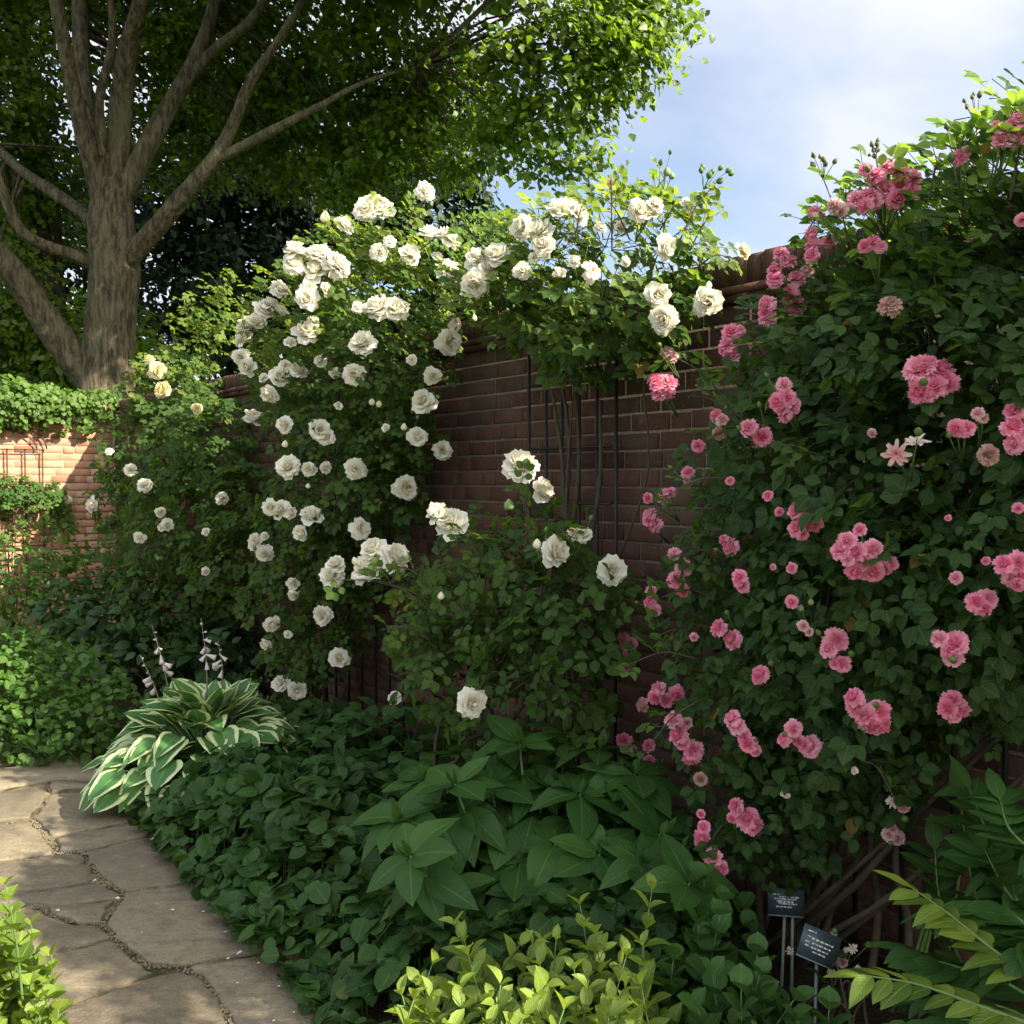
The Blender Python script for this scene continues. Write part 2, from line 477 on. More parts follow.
# ------------------------------------------------------------------ leaf templates
def leaf_tm(rows=4, half=1, w=.5, peak=.42, fold=.18, curl=.15, tipp=1.0, cup=0.0, heart=0.0, wavy=0.0):
    """length 1 along +Y, normal +Z; half = columns each side of the midrib"""
    ts = np.linspace(0, 1, rows + 1); V = []; uv = []; idx = {}
    for i, t in enumerate(ts):
        a = t ** (math.log(.5) / math.log(peak))
        ww = .5 * w * (math.sin(math.pi * a) ** tipp if 0 < t < 1 else 0)
        if i in (0, rows):
            idx[i] = [len(V)]; V.append((0, t, -curl * t * t)); uv.append((0, t, 0)); continue
        idx[i] = []
        for j in range(-half, half + 1):
            u = j / half
            y = t - heart * abs(u) * (1 - t) ** 2
            z = abs(u) * ww * fold * 2 - curl * t * t - cup * u * u * ww + wavy * abs(u) * math.sin(t * 14 + (2 if u > 0 else 0))
            idx[i].append(len(V)); V.append((u * ww, y, z)); uv.append((u, t, 0))
    f = []
    for i in range(rows):
        A, B = idx[i], idx[i + 1]
        if len(A) == 1:
            for j in range(len(B) - 1): f.append((A[0], B[j + 1], B[j]))
        elif len(B) == 1:
            for j in range(len(A) - 1): f.append((A[j], A[j + 1], B[0]))
        else:
            for j in range(len(A) - 1): f.append((A[j], A[j + 1], B[j + 1], B[j]))
    return Tm(V, f, uv)
T_LEAFLET = [leaf_tm(4, 1, .80, .45, f, c, .7) for f, c in ((.10, .05), (.28, .22), (.18, -.05))]
T_ROUND = [leaf_tm(5, 2, .92, .42, f, c, .65, heart=.12, cup=cp) for f, c, cp in ((.05, .10, .1), (.22, .28, .25), (.14, -.02, .1))]
T_SIMPLE = [leaf_tm(3, 1, .62, .42, f, c, .85) for f, c in ((.15, .1), (.3, .25))]
T_BIG = [leaf_tm(7, 2, .52, .42, f, c, .9, cup=.25, wavy=wv) for f, c, wv in ((.15, .22, .006), (.30, .42, .012), (.22, .06, .006))]
T_HOSTA = [leaf_tm(9, 3, .66, .38, f, c, .8, cup=.1, wavy=.012) for f, c in ((.14, .30), (.24, .55), (.10, .15))]
T_ELL = [leaf_tm(4, 1, .46, .48, f, c, .85) for f, c in ((.25, .12), (.4, .25))]
T_RACH = Tm([(-.009, 0, 0), (.009, 0, 0), (0, 0, .016), (-.006, 1, 0), (.006, 1, 0), (0, 1, .01)], [(0, 1, 4, 3), (1, 2, 5, 4), (2, 0, 3, 5)], [(1, 0, 0)] * 6)
T_TREE = [Tm([(0, 0, 0), (.42, .38, .08), (0, .5, 0), (-.42, .38, .08), (.20, .85, 0), (-.18, .9, -.03), (0, 1.05, -.12)],
             [(0, 1, 2), (0, 2, 3), (2, 1, 4, 6), (2, 6, 5, 3)], [(0, 0, 0), (1, .4, 0), (0, .5, 0), (-1, .4, 0), (.5, .8, 0), (-.5, .8, 0), (0, 1, 0)])]

def put_many(mb, tms, P, Y, Z, size, width=1.0, rnd=None):
    P = np.atleast_2d(P); N = len(P)
    if N == 0: return
    Y = np.broadcast_to(Y, (N, 3)); Z = np.broadcast_to(Z, (N, 3))
    size = np.broadcast_to(size, (N,)); width = np.broadcast_to(width, (N,))
    if rnd is None: rnd = rng.random(N)
    k = rng.integers(0, len(tms), N)
    for i, t in enumerate(tms):
        q = k == i
        mb.put(t, P[q], Y[q], Z[q], size[q], width[q], rnd[q])

def compound(mb, P, D, N_, L, lsize, tms=T_LEAFLET, pairs=2, width=1.0, sun_tint=0):
    """rose leaves: a terminal leaflet and pairs of side leaflets on a rachis"""
    n = len(P); L = np.broadcast_to(L, (n,)); lsize = np.broadcast_to(lsize, (n,))
    D = nrm(D); N_ = nrm(N_ - D * np.sum(N_ * D, 1, keepdims=True)); X = np.cross(D, N_)
    base_r = rng.random(n)
    mb.put(T_RACH, P - D * (L * .35)[:, None], D, N_, L * 1.08, 1.0, base_r * .5)
    def rr(): return np.clip(base_r * .7 + rng.random(n) * .35, 0, 1) + sun_tint
    put_many(mb, tms, P + D * (L * .72)[:, None], D - UP * .12, N_ + rdir(n) * .22, lsize * 1.1, width, rr())
    for i in range(pairs):
        f = .70 - .36 * i
        for sgn in (-1, 1):
            dd = nrm(D * .55 + X * sgn * .85 + rdir(n) * .15)
            keep = rng.random(n) > .07
            Q = P + D * (L * f)[:, None] + X * (sgn * .006)
            put_many(mb, tms, Q[keep], (dd - UP * .08)[keep], (N_ + rdir(n) * .28)[keep], (lsize * (1 - .12 * i))[keep], width, rr()[keep])

def lump(P, k=5.0, ph=0.0):
    x, y, z = P[..., 0] * k + ph, P[..., 1] * k + 1.7 * ph, P[..., 2] * k - ph
    return (np.sin(x + 1.3 * np.sin(y * .7)) + np.sin(y * 1.1 + 1.2 * np.sin(z * .8)) + np.sin(z * 1.2 + 1.1 * np.sin(x * .9))) / 3

def spheres_from(spec):
    """(px, py, radius px, ('o', wall offset) or ('z', depth) [, density])"""
    out = []
    for q in spec:
        px, py, r, (k, v) = q[:4]; dn = q[4] if len(q) > 4 else 1.0
        c = at_off(px, py, v) if k == 'o' else at_depth(px, py, v)
        out.append((c, r * c[1] / F, dn))
    return out

def sites(sph, per_m2, inner=.35, gap=.45, k=5.0, ph=0.0, zmin=.02, behind=False, flat=False):
    """leaf sites spread through a lumpy volume of overlapping spheres"""
    P, O = [], []
    for c, R, dn in sph:
        n = int(per_m2 * dn * 4 * math.pi * R * R)
        d = rdir(n)
        fr = np.where(rng.random(n) < inner, rng.random(n) ** .5, np.minimum(1 + rng.normal(size=n) * .09, 1.12))
        p = c + d * (R * fr)[:, None] * (1 + .16 * lump(c + d * R, 9, ph))[:, None]
        P.append(p); O.append(d)
    P = np.concatenate(P); O = np.concatenate(O)
    keep = np.ones(len(P), bool)
    for c, R, dn in sph:
        keep &= ~((np.linalg.norm(P - c, axis=1) < R * .62) & (rng.random(len(P)) < .72))
    keep &= lump(P, k, ph) > -gap - rng.random(len(P)) * .25
    s, off, z = wall_coords(P)
    if not behind: keep &= ~((off < .035) & (z < H + .03)) & ~((off < -.9))
    keep &= (z > zmin) & (s < S_CORNER - .04)
    return P[keep], O[keep]

# ------------------------------------------------------------------ ground, path
def flat(name, pts, z, mat, kind='structure'):
    mb = MB(); mb.raw([(p[0], p[1], z) for p in pts], [tuple(range(len(pts)))])
    o = obj(name, mb, mat); o['kind'] = kind; return o
flat('ground', [(-400, -400), (400, -400), (400, 400), (-400, 400)], -.045, M['grass'])
# flower bed soil as an uneven sheet
def soil_sheet(name, f, ns, no, s0, s1, o0, o1):
    mb = MB(); V = []
    for i in range(ns + 1):
        for j in range(no + 1):
            s = s0 + (s1 - s0) * i / ns; o = o0 + (o1 - o0) * j / no
            p = f(s, o, 0)
            e = 1.0 if 0 < j < no else 0
            V.append(p + UP * (.012 + e * (.025 + .02 * lump(np.array([p]), 6)[0])))
    fs = [(i * (no + 1) + j, i * (no + 1) + j + 1, (i + 1) * (no + 1) + j + 1, (i + 1) * (no + 1) + j) for i in range(ns) for j in range(no)]
    mb.raw(V, fs); o = obj(name, mb, M['soil'], smooth=True); o['kind'] = 'structure'; return o
soil_sheet('flower_bed', W1, 110, 14, -2.0, S_CORNER, -.01, 1.46)
soil_sheet('corner_bed', W2, 40, 34, 1.465, 8.5, -.01, 4.2)
soil_sheet('edge_bed', W1, 50, 14, -3.0, 5.2, 3.35, 5.0)

slabs = [
 [(126,892),(207,880),(240,915),(275,948),(180,964),(147,962),(120,942),(104,922),(118,900)],
 [(84,851),(150,837),(207,878),(126,890),(106,880),(92,864)],
 [(52,838),(140,820),(150,835),(84,849),(57,851)],
 [(31,817),(50,794),(85,789),(130,800),(140,818),(52,836)],
 [(-60,830),(31,819),(50,842),(55,852),(-60,868)],
 [(-60,870),(56,854),(82,852),(92,866),(97,879),(30,889),(-60,899)],
 [(30,890),(97,881),(106,883),(124,892),(117,898),(51,905),(31,902),(-60,912),(-60,901)],
 [(42,906),(117,900),(103,922),(79,922),(58,915)],
 [(-60,914),(31,904),(58,917),(79,924),(103,925),(113,937),(38,956),(-60,978)],
 [(38,957),(114,939),(120,945),(147,964),(154,972),(68,1004),(-20,1045),(-60,980)],
 [(68,1005),(155,973),(180,967),(202,978),(219,998),(234,1024),(265,1075),(160,1110),(60,1100),(-20,1046)],
 [(186,965),(275,949),(350,1015),(440,1090),(268,1078),(232,1021),(219,996),(203,976)],
 [(-60,803),(48,783),(50,793),(31,816),(-60,828)],
 [(50,780),(140,785),(150,798),(86,788),(50,792)],
 [(-60,768),(20,766),(80,766),(140,770),(143,783),(50,779),(-60,800)],
]
def slab_mesh(mb, poly, z=0.0, rnd=.5, shrink=.008, th=.035):
    poly = np.asarray(poly, float); c = poly.mean(0); pts = []
    n = len(poly)
    ar = sum(poly[i][0] * poly[(i + 1) % n][1] - poly[(i + 1) % n][0] * poly[i][1] for i in range(n))
    if ar < 0: poly = poly[::-1]
    ins = []
    for i in range(n):
        a, b, d = poly[i - 1], poly[i], poly[(i + 1) % n]
        e1 = nrm(b - a); e2 = nrm(d - b)
        n1 = np.array([-e1[1], e1[0]]); n2 = np.array([-e2[1], e2[0]])
        v = n1 + n2; v = v / max(.6, (v @ v) / 2)
        ins.append(b + v * shrink)
    P = []
    for i in range(n):
        a, b = ins[i], ins[(i + 1) % n]; m = max(2, int(np.linalg.norm(b - a) / .04))
        nn = np.array([-(b - a)[1], (b - a)[0]]); nn = nn / max(1e-6, np.linalg.norm(nn))
        for k in range(m):
            q = a + (b - a) * k / m
            P.append(q + nn * (rng.normal() * .005 + .004 * math.sin(q[0] * 23 + q[1] * 17)))
    P = np.array(P); m = len(P); c = P.mean(0)
    rings = [(1.0, -th), (1.0, -.008), (.0, -.001)]
    def ring(inset, zz):
        d = c - P; d = d / np.maximum(np.linalg.norm(d, axis=1, keepdims=True), 1e-6)
        q = P + d * inset
        return np.column_stack([q, z + zz + 0 * q[:, 0] + (.0015 * rng.normal(size=m) if zz > -.02 else 0)])
    R = [ring(0, -th), ring(0, -.009), ring(.004, -.003), ring(.011, 0)]
    V = np.concatenate(R); fs = []
    for k in range(3):
        for i in range(m): j = (i + 1) % m; fs.append((k * m + i, k * m + j, (k + 1) * m + j, (k + 1) * m + i))
    fs.append(tuple(range(3 * m, 4 * m)))
    mb.raw(V, fs, rnd)
mb = MB()
SL = []
for k, pl in enumerate(slabs):
    g = [at_z(x, y, 0)[:2] for x, y in pl]
    SL.append(g)
    slab_mesh(mb, g, z=rng.normal() * .0015, rnd=rng.random())
# the rest of the path, outside the picture: towards and past the camera, and the arm that turns left
def quad(f, a0, a1, b0, b1): return [f(a0, b0, 0)[:2], f(a1, b0, 0)[:2], f(a1, b1, 0)[:2], f(a0, b1, 0)[:2]]
def clear_of(q):
    c = np.mean(q, 0)
    for g in SL:
        g = np.array(g)
        if np.min(np.linalg.norm(g - c, axis=1)) < .30 or np.linalg.norm(g.mean(0) - c) < .42: return False
    return True
s = -3.0
while s < 5.6:
    ln = .55 + rng.random() * .4; o = 1.47
    while o < 3.3:
        wd = min(.45 + rng.random() * .35, 3.35 - o)
        q = quad(W1, s, s + ln, o, o + wd)
        if clear_of(q) and (s < 1.6 or o > 2.5): slab_mesh(mb, q, -.004, rng.random())
        o += wd
    s += ln
t = 3.4
while t < 9:
    ln = .6 + rng.random() * .4
    for b0, b1 in ((4.25, 4.8), (4.8, 5.4)):
        q = quad(W2, t, t + ln, b0, b1)
        if clear_of(q): slab_mesh(mb, q, -.004, rng.random())
    t += ln
pth = obj('path', mb, M['stone']); pth['kind'] = 'structure'
flat('path_bedding', [W1(-3, 1.25, 0), W1(6.9, 1.25, 0), W1(6.9, 9, 0), W1(5.1, 9, 0), W1(5.1, 3.45, 0), W1(-3, 3.45, 0)], -.013, M['sand'])
# gravel and crumbs in the joints
mb = MB()
cube = [(-1, -1, -1), (1, -1, -1), (1, 1, -1), (-1, 1, -1), (-.7, -.6, .8), (.8, -.7, .7), (.6, .7, .9), (-.8, .6, .7)]
T_PEB = Tm(np.array(cube) * .5, [(3, 2, 1, 0), (4, 5, 6, 7), (0, 1, 5, 4), (1, 2, 6, 5), (2, 3, 7, 6), (3, 0, 4, 7)], [(0, 0, 0)] * 8)
jl = [[(31,818),(51,842),(56,852),(82,850),(91,864),(106,881),(126,891),(118,900),(103,922),(120,943),(147,963),(178,965),(202,977),(219,997),(232,1021)],
      [(56,852),(-20,868)], [(126,891),(207,880)], [(103,923),(58,916),(35,903)], [(31,818),(0,823)]]
pp = []
for line in jl:
    for a, b in zip(line[:-1], line[1:]):
        A, B = at_z(*a), at_z(*b); m = int(np.linalg.norm(B - A) / .004)
        for _ in range(m):
            pp.append(A + (B - A) * rng.random() + np.array([rng.normal() * .0075, rng.normal() * .0075, -.008]))
pp = np.array(pp)
mb.put(T_PEB, pp, rdir(len(pp)), rdir(len(pp)), .004 + .007 * rng.random(len(pp)) ** 2)
tag(obj('gravel', mb, M['pebble']), 'fine gravel and grit filling the joints between the paving slabs', 'gravel', None, 'stuff')

# ------------------------------------------------------------------ brick walls
def brick(mb, f, s0, s1, o, z0, z1, depth=.05, rnd=.5, ch=.004):
    jo = rng.normal() * .0018
    V = []
    for (a, b, off) in ((0, 0, -depth), (0, 0, -ch), (ch, ch, 0)):
        for (S_, Z_) in ((s0 + a, z0 + b), (s1 - a, z0 + b), (s1 - a, z1 - b), (s0 + a, z1 - b)):
            V.append(f(S_, o + off + jo, Z_))
    fs = [(8, 9, 10, 11)]
    for k in (0, 4):
        for i in range(4): j = (i + 1) % 4; fs.append((k + i, k + j, k + 4 + j, k + 4 + i))
    mb.raw(V, fs, rnd)
def make_wall(label, f, length, start, mat, mmat, end_cap=False):
    root = empty('garden_wall', f(start, 0, 0), label, 'wall')
    TH = .34
    zt = 2.19
    mb = MB()
    for row in range(30):
        z1 = zt - row * .075; z0 = z1 - .065
        if z0 < -.06: break
        s = start + (-.34 + .11 * rng.random() if row % 2 else -.17)
        k = rng.integers(0, 4)
        while s < start + length:
            w = .215 if (k % 3) else .1025
            k += 1
            a, b = max(s, start), min(s + w, start + length)
            if b - a > .03:
                brick(mb, f, a + rng.normal() * .0012, b + rng.normal() * .0012, 0, z0 + rng.normal() * .001, z1 + rng.normal() * .001, rnd=rng.random() ** 1.1)
            s += w + .010
    obj('brickwork', mb, mat, root)
    mb = MB()
    c = f(start + length / 2, -.009 - TH / 2, zt / 2 - .05)
    ax = nrm(f(1, 0, 0) - f(0, 0, 0)); ay = nrm(f(0, 1, 0) - f(0, 0, 0))
    mb.box(c, ax, ay, UP, length / 2 - .004, TH / 2, zt / 2 + .05)
    obj('mortar_core', mb, mmat, root)
    # tile creasing and brick-on-edge coping
    mb = MB()
    s = start
    while s < start + length:
        w = .26
        for z0, z1, o in ((zt + .004, zt + .028, .034), (zt + .031, zt + .056, .048)):
            dz = rng.normal() * .001
            c = f(s + w / 2 - .002, -TH / 2, (z0 + z1) / 2 + dz)
            mb.box(c, ax, ay, UP, w / 2 - .0035, TH / 2 + o + rng.normal() * .001, (z1 - z0) / 2, rng.random())
        s += w
    obj('creasing_tiles', mb, mat, root)
    mb = MB(); s = start; z0 = zt + .060; z1 = H
    while s < start + length:
        w = .066
        dz = rng.normal() * .0025; do = rng.normal() * .0025
        V = []
        prof = [(-.172, z0), (.172, z0), (.172, z1 - .022), (.160, z1 - .006), (.13, z1), (-.13, z1), (-.160, z1 - .006), (-.172, z1 - .022)]
        for e in (s + .002, s + w - .002):
            for (o, z) in prof: V.append(f(e, o - .17 + do, z + (dz if z > z0 else 0)))
        n = len(prof)
        fs = [tuple(range(n)), tuple(range(2 * n - 1, n - 1, -1))] + [(i, i + n, (i + 1) % n + n, (i + 1) % n) for i in range(n)]
        mb.raw(V, fs, rng.random() ** 1.2)
        s += w + .009
    mb2 = MB(); mb2.box(f(start + length / 2, -.17, (z0 + z1) / 2 - .008), ax, ay, UP, length / 2 - .01, .160, (z1 - z0) / 2 - .012)
    cp = obj('coping', mb, mat, root); obj('joint_mortar', mb2, mmat, cp)
    return root
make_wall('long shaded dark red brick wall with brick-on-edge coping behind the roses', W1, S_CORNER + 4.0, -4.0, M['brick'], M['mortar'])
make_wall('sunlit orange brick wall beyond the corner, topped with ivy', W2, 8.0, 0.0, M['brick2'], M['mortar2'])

# ------------------------------------------------------------------ iron trellises
def trellis(label, f, ss, z0, z1, rows, off=.045, arch=None, mat='iron', r=.0078):
    root = empty('trellis', f(ss[0], off, 0), label, 'trellis', None)
    for s in ss:
        mb = MB(); mb.tube([f(s, off, z0), f(s, off, z1)], r, 6); obj('upright', mb, M[mat], root)
    for z in rows:
        mb = MB(); mb.tube([f(ss[0] - .02, off + .010, z), f(ss[-1] + .02, off + .010, z)], r * .8, 6); obj('crossbar', mb, M[mat], root)
    if arch:
        a, b, zz, hh = arch
        mb = MB(); mb.tube([f((a + b) / 2 - (b - a) / 2 * math.cos(q), off, zz + hh * math.sin(q)) for q in np.linspace(0, math.pi, 19)], r, 6)
        obj('arch', mb, M[mat], root)
        mb = MB(); mb.tube([f((a + b) / 2 - ((b - a) / 2 - .09) * math.cos(q), off, zz + (hh - .09) * math.sin(q)) for q in np.linspace(0, math.pi, 19)], r, 6)
        obj('arch', mb, M[mat], root)
    return root
def s_at(px, off=.045):
    p = at_off(px, 480, off); return float(p @ DD)
trellis('black iron wall trellis below the white roses in the middle of the wall', W1,
        [s_at(x) for x in (529, 546, 562, 579, 597, 616)], 0, 2.12, (1.98, 1.69, 1.45, .95, .45))
trellis('black iron wall trellis behind the tall white climbing rose', W1,
        [s_at(x) for x in (335, 348, 361, 375, 389, 403)], 0, 2.1, (1.9, 1.4, .9, .45))
trellis('black iron wall trellis behind the foot of the pink climbing rose', W1,
        [s_at(x) for x in (818, 860, 907, 958, 1010)], 0, 2.1, (1.9, 1.4, .95, .42))
trellis('rusty arched trellis on the sunlit orange wall', W2, [.70, .86, 1.02, 1.18, 1.34, 1.50, 1.66], 0, 1.86, (1.85, 1.35, .9),
        arch=(.66, 1.70, 1.86, .30), mat='rust')

# ------------------------------------------------------------------ blooms
def bloom_tm(layers, seed, grid=(4, 5), ruff=.04, notch=.0):
    r = np.random.default_rng(seed); nu, nv = grid
    V, fs, uv = [], [], []
    for li, (n, ln, p0, p1, wd, r0, cup) in enumerate(layers):
        a0 = r.random() * 6.28; zf = 1 - li / max(1, len(layers) - 1)
        for k in range(n):
            a = a0 + 2 * math.pi * k / n + r.normal() * .18
            L = ln * (1 + r.normal() * .08); q0 = math.radians(p0 + r.normal() * 7); q1 = math.radians(p1 + r.normal() * 12)
            W = wd * (1 + r.normal() * .10); rad, h = r0, 0.0; base = len(V)
            er, et = np.array([math.cos(a), math.sin(a), 0]), np.array([-math.sin(a), math.cos(a), 0])
            ph = r.random() * 6
            for j in range(nv):
                v = j / (nv - 1); q = q0 + (q1 - q0) * v
                if j: rad += math.sin(q) * L / (nv - 1); h += math.cos(q) * L / (nv - 1)
                w = W * (.28 + .72 * math.sin(math.pi * min(1, v * .62 + .06) ** .8)) * (1 if v < .99 else .72)
                nr = np.array([-math.cos(q) * er[0], -math.cos(q) * er[1], math.sin(q)])
                for i in range(nu):
                    u = -1 + 2 * i / (nu - 1)
                    p = er * rad + et * (u * w) + UP * h + nr * (cup * u * u * w + ruff * v * v * math.sin(u * 4 + ph))
                    if v > .99: p = p - (er * math.sin(q) + UP * math.cos(q)) * (notch * (1 - abs(u))) * L
                    V.append(p + r.normal(size=3) * ruff * .18); uv.append((u, v, zf))
            for j in range(nv - 1):
                for i in range(nu - 1):
                    b = base + j * nu + i; fs.append((b, b + 1, b + nu + 1, b + nu))
    V = np.array(V); R = np.percentile(np.linalg.norm(V[:, :2], axis=1), 97)
    V = V / R; V[:, 2] -= V[:, 2].mean() * .6
    return V, fs, np.array(uv)
WHITE_L = [(7, .92, 50, 130, .46, .06, .25), (8, .98, 30, 100, .48, .10, .30), (9, 1.0, 8, 72, .44, .15, .34), (9, .98, -8, 48, .40, .18, .36),
           (9, .94, -14, 24, .34, .19, .38), (8, .92, -14, -4, .28, .18, .4), (7, .92, -8, -40, .24, .15, .4), (6, .90, 2, -75, .20, .10, .4)]
CUP_L = [(6, 1.0, 35, 105, .52, .08, .32), (7, 1.05, 8, 60, .52, .16, .40), (7, 1.02, -6, 30, .48, .22, .42), (7, 1.0, -12, 2, .42, .23, .42), (6, 1.0, -8, -35, .34, .20, .4), (5, 1.0, 4, -75, .26, .12, .4)]
POM_L = [(10, .80, 75, 165, .28, .08, .2), (11, .84, 52, 135, .28, .12, .25), (12, .86, 30, 105, .27, .17, .28), (12, .86, 12, 80, .25, .20, .3),
         (12, .86, -2, 56, .22, .22, .32), (11, .86, -8, 30, .20, .21, .35), (10, .88, -8, 0, .18, .18, .4), (8, .88, -4, -35, .16, .14, .4), (6, .88, 2, -70, .15, .08, .4)]
STAR_L = [(9, 1.0, 60, 95, .17, .05, .5), (9, .85, 45, 75, .15, .05, .5), (6, .5, 20, 50, .12, .03, .4)]
SPENT_L = [(5, 1.0, 60, 150, .42, .05, .2), (5, .8, 30, 110, .34, .05, .3), (5, .45, 10, 60, .2, .04, .4)]
def bmesh_of(name, layers, seed, mat, **k):
    V, fs, uv = bloom_tm(layers, seed, **k); b = MB(); b.raw(V, fs, .5, uv); return b.mesh(name, mat, smooth=True)
BL = {}
for mk in ('white', 'cream', 'whitepink'):
    BL[mk] = [bmesh_of('rose_bloom', L, s, M[mk], ruff=.05, notch=.06) for L, s in ((WHITE_L, 1), (WHITE_L, 2), (CUP_L, 3), (WHITE_L, 4))]
BL['cup'] = [bmesh_of('rose_bloom', CUP_L, s, M['white'], ruff=.05) for s in (5, 6)]
BL['spent'] = [bmesh_of('spent_bloom', SPENT_L, s, M['whitepink'], ruff=.09) for s in (7, 8)]
for mk in ('pink', 'palepink', 'faded'):
    BL[mk] = [bmesh_of('rose_bloom', POM_L, s, M[mk], ruff=.06, notch=.12, grid=(4, 4)) for s in (11, 12, 13)]
BL['star'] = [bmesh_of('star_bloom', STAR_L, 21, M['whitepink'], ruff=.03)]
BL['starpink'] = [bmesh_of('star_bloom', STAR_L, 22, M['palepink'], ruff=.03)]
def bud_parts(mb, p, d, r):
    d = nrm(d); pts = [p + d * (r * q) for q in (-1.2, -.7, 0, .8, 1.5)]
    mb.tube(pts, [r * .35, r * .8, r, r * .6, r * .12], 7)
V = []
budb = MB(); budb.tube([(0, 0, z) for z in (-1.0, -.8, -.3, .4, .9, 1.25)], [.3, .75, 1.0, .85, .45, .08], 9)
BUDW = budb.mesh('opening_bud', M['white'], smooth=True)
budb2 = MB(); budb2.tube([(0, 0, z) for z in (-1.0, -.8, -.3, .4, .9, 1.25)], [.3, .75, 1.0, .85, .45, .08], 9)
BUDG = budb2.mesh('green_bud', M['bud'], smooth=True)

def raycast(px, py, sph, fb):
    r = nrm(ray(px, py)); best = None
    for c, R, dn in sph:
        R = R * 1.06 + .085; oc = CAM - c; b = oc @ r; cc = oc @ oc - R * R; disc = b * b - cc
        if disc > 0:
            t = -b - math.sqrt(disc)
            if best is None or t < best: best = t
    if best is None: return at_off(px, py, fb)
    p = CAM + r * best
    s_, off, z = wall_coords(p)
    if off < .05 and z < H: return at_off(px, py, .08)
    return p

def add_blooms(root, lst, sph, fb, centre, kinds, stem_mat='stem', defk='white', fixed_off=None):
    """group neighbouring blooms into clusters; a cluster is a part, its blooms are sub-parts"""
    n = len(lst); par = list(range(n))
    def find(i):
        while par[i] != i: i = par[i]
        return i
    for i in range(n):
        for j in range(i):
            a, b = lst[i], lst[j]
            if math.hypot(a[0] - b[0], a[1] - b[1]) < 1.12 * (a[2] + b[2]) + 2: par[find(i)] = find(j)
    gr = {}
    for i in range(n): gr.setdefault(find(i), []).append(i)
    for mem in gr.values():
        pts = []
        cpx, cpy = np.mean([lst[i][0] for i in mem]), np.mean([lst[i][1] for i in mem])
        pc = raycast(cpx, cpy, sph, fb) if fixed_off is None else at_off(cpx, cpy, fixed_off)
        for i in mem:
            px, py, r = lst[i][:3]
            p = at_depth(px, py, pc[1] + rng.normal() * r * .25 * pc[1] / F)
            pts.append(p)
        pc = np.mean(pts, 0)
        top = pc[2] > 2.25
        out = nrm(nrm(CAM - pc) * .55 + nrm(pc - centre) * .4 + UP * (.25 if top else .2) + (SUNV * .45 if top else 0))
        org = pc - out * min(.10, .05 + .03 * len(mem) ** .5) - UP * .05
        if wall_coords(org)[1] < .02 and org[2] < H: org = org - ND * (.03 - wall_coords(org)[1])
        host = root
        if len(mem) > 1:
            mb = MB()
            for p in pts: mb.tube([org, org * .45 + p * .55 + out * .01 - UP * .004, p - out * .012], [.0022, .0018, .0016], 5)
            for _ in range(rng.integers(0, 3)):
                q = pc + rdir(1)[0] * .05 + out * .03 + UP * .02
                mb.tube([org, q], [.0015, .001], 4); bud_parts(mb, q, q - org, .006 + .004 * rng.random())
            host = obj('flower_cluster', mb, M[stem_mat], root, smooth=True, origin=org)
        for i, p in zip(mem, pts):
            px, py, r = lst[i][:3]; k = lst[i][3] if len(lst[i]) > 3 else defk
            R = r * p[1] / F
            d = nrm(out * .9 + (p - pc) * 6 + rdir(1)[0] * .55)
            q = Vector(tuple(d)).to_track_quat('Z', 'Y') @ Quaternion((0, 0, 1), rng.random() * 6.28)
            if k == 'bud': me, nm, sc = BUDW, 'bud', R * .8; q = Vector((rng.normal() * .2, rng.normal() * .2, 1)).to_track_quat('Z', 'Y')
            elif k == 'gbud': me, nm, sc = BUDG, 'bud', R * .8; q = Vector((rng.normal() * .2, rng.normal() * .2, 1)).to_track_quat('Z', 'Y')
            else:
                fam = BL[k]; me, nm = fam[rng.integers(0, len(fam))], 'bloom'
                if k == 'white' and r < 11 and rng.random() < .22: me = BL['cup'][rng.integers(0, 2)]
                sc = R * ((1.14 if k in ('pink', 'palepink') else 1.05) + .08 * rng.random())
                if r <= 4: me = BL['cup'][0] if k == 'white' else me
            obj_me(nm, me, host, p, q, sc)

def canes(mb, base, targets, r0=.012, wob=.06):
    for tgt in targets:
        b = base + np.array([rng.normal() * .04, rng.normal() * .04, 0])
        n = 6; P = [b + (tgt - b) * k / n + (rdir(1)[0] * wob * (1 if 0 < k < n else 0)) + UP * (.12 * math.sin(math.pi * k / n)) for k in range(n + 1)]
        P = [p if (wall_coords(p)[1] > .03 or p[2] > H) else p - ND * (.04 - wall_coords(p)[1]) for p in P]
        mb.tube(P, np.linspace(r0 * (0.7 + .6 * rng.random()), .002, n + 1), 7, smooth_n=3)

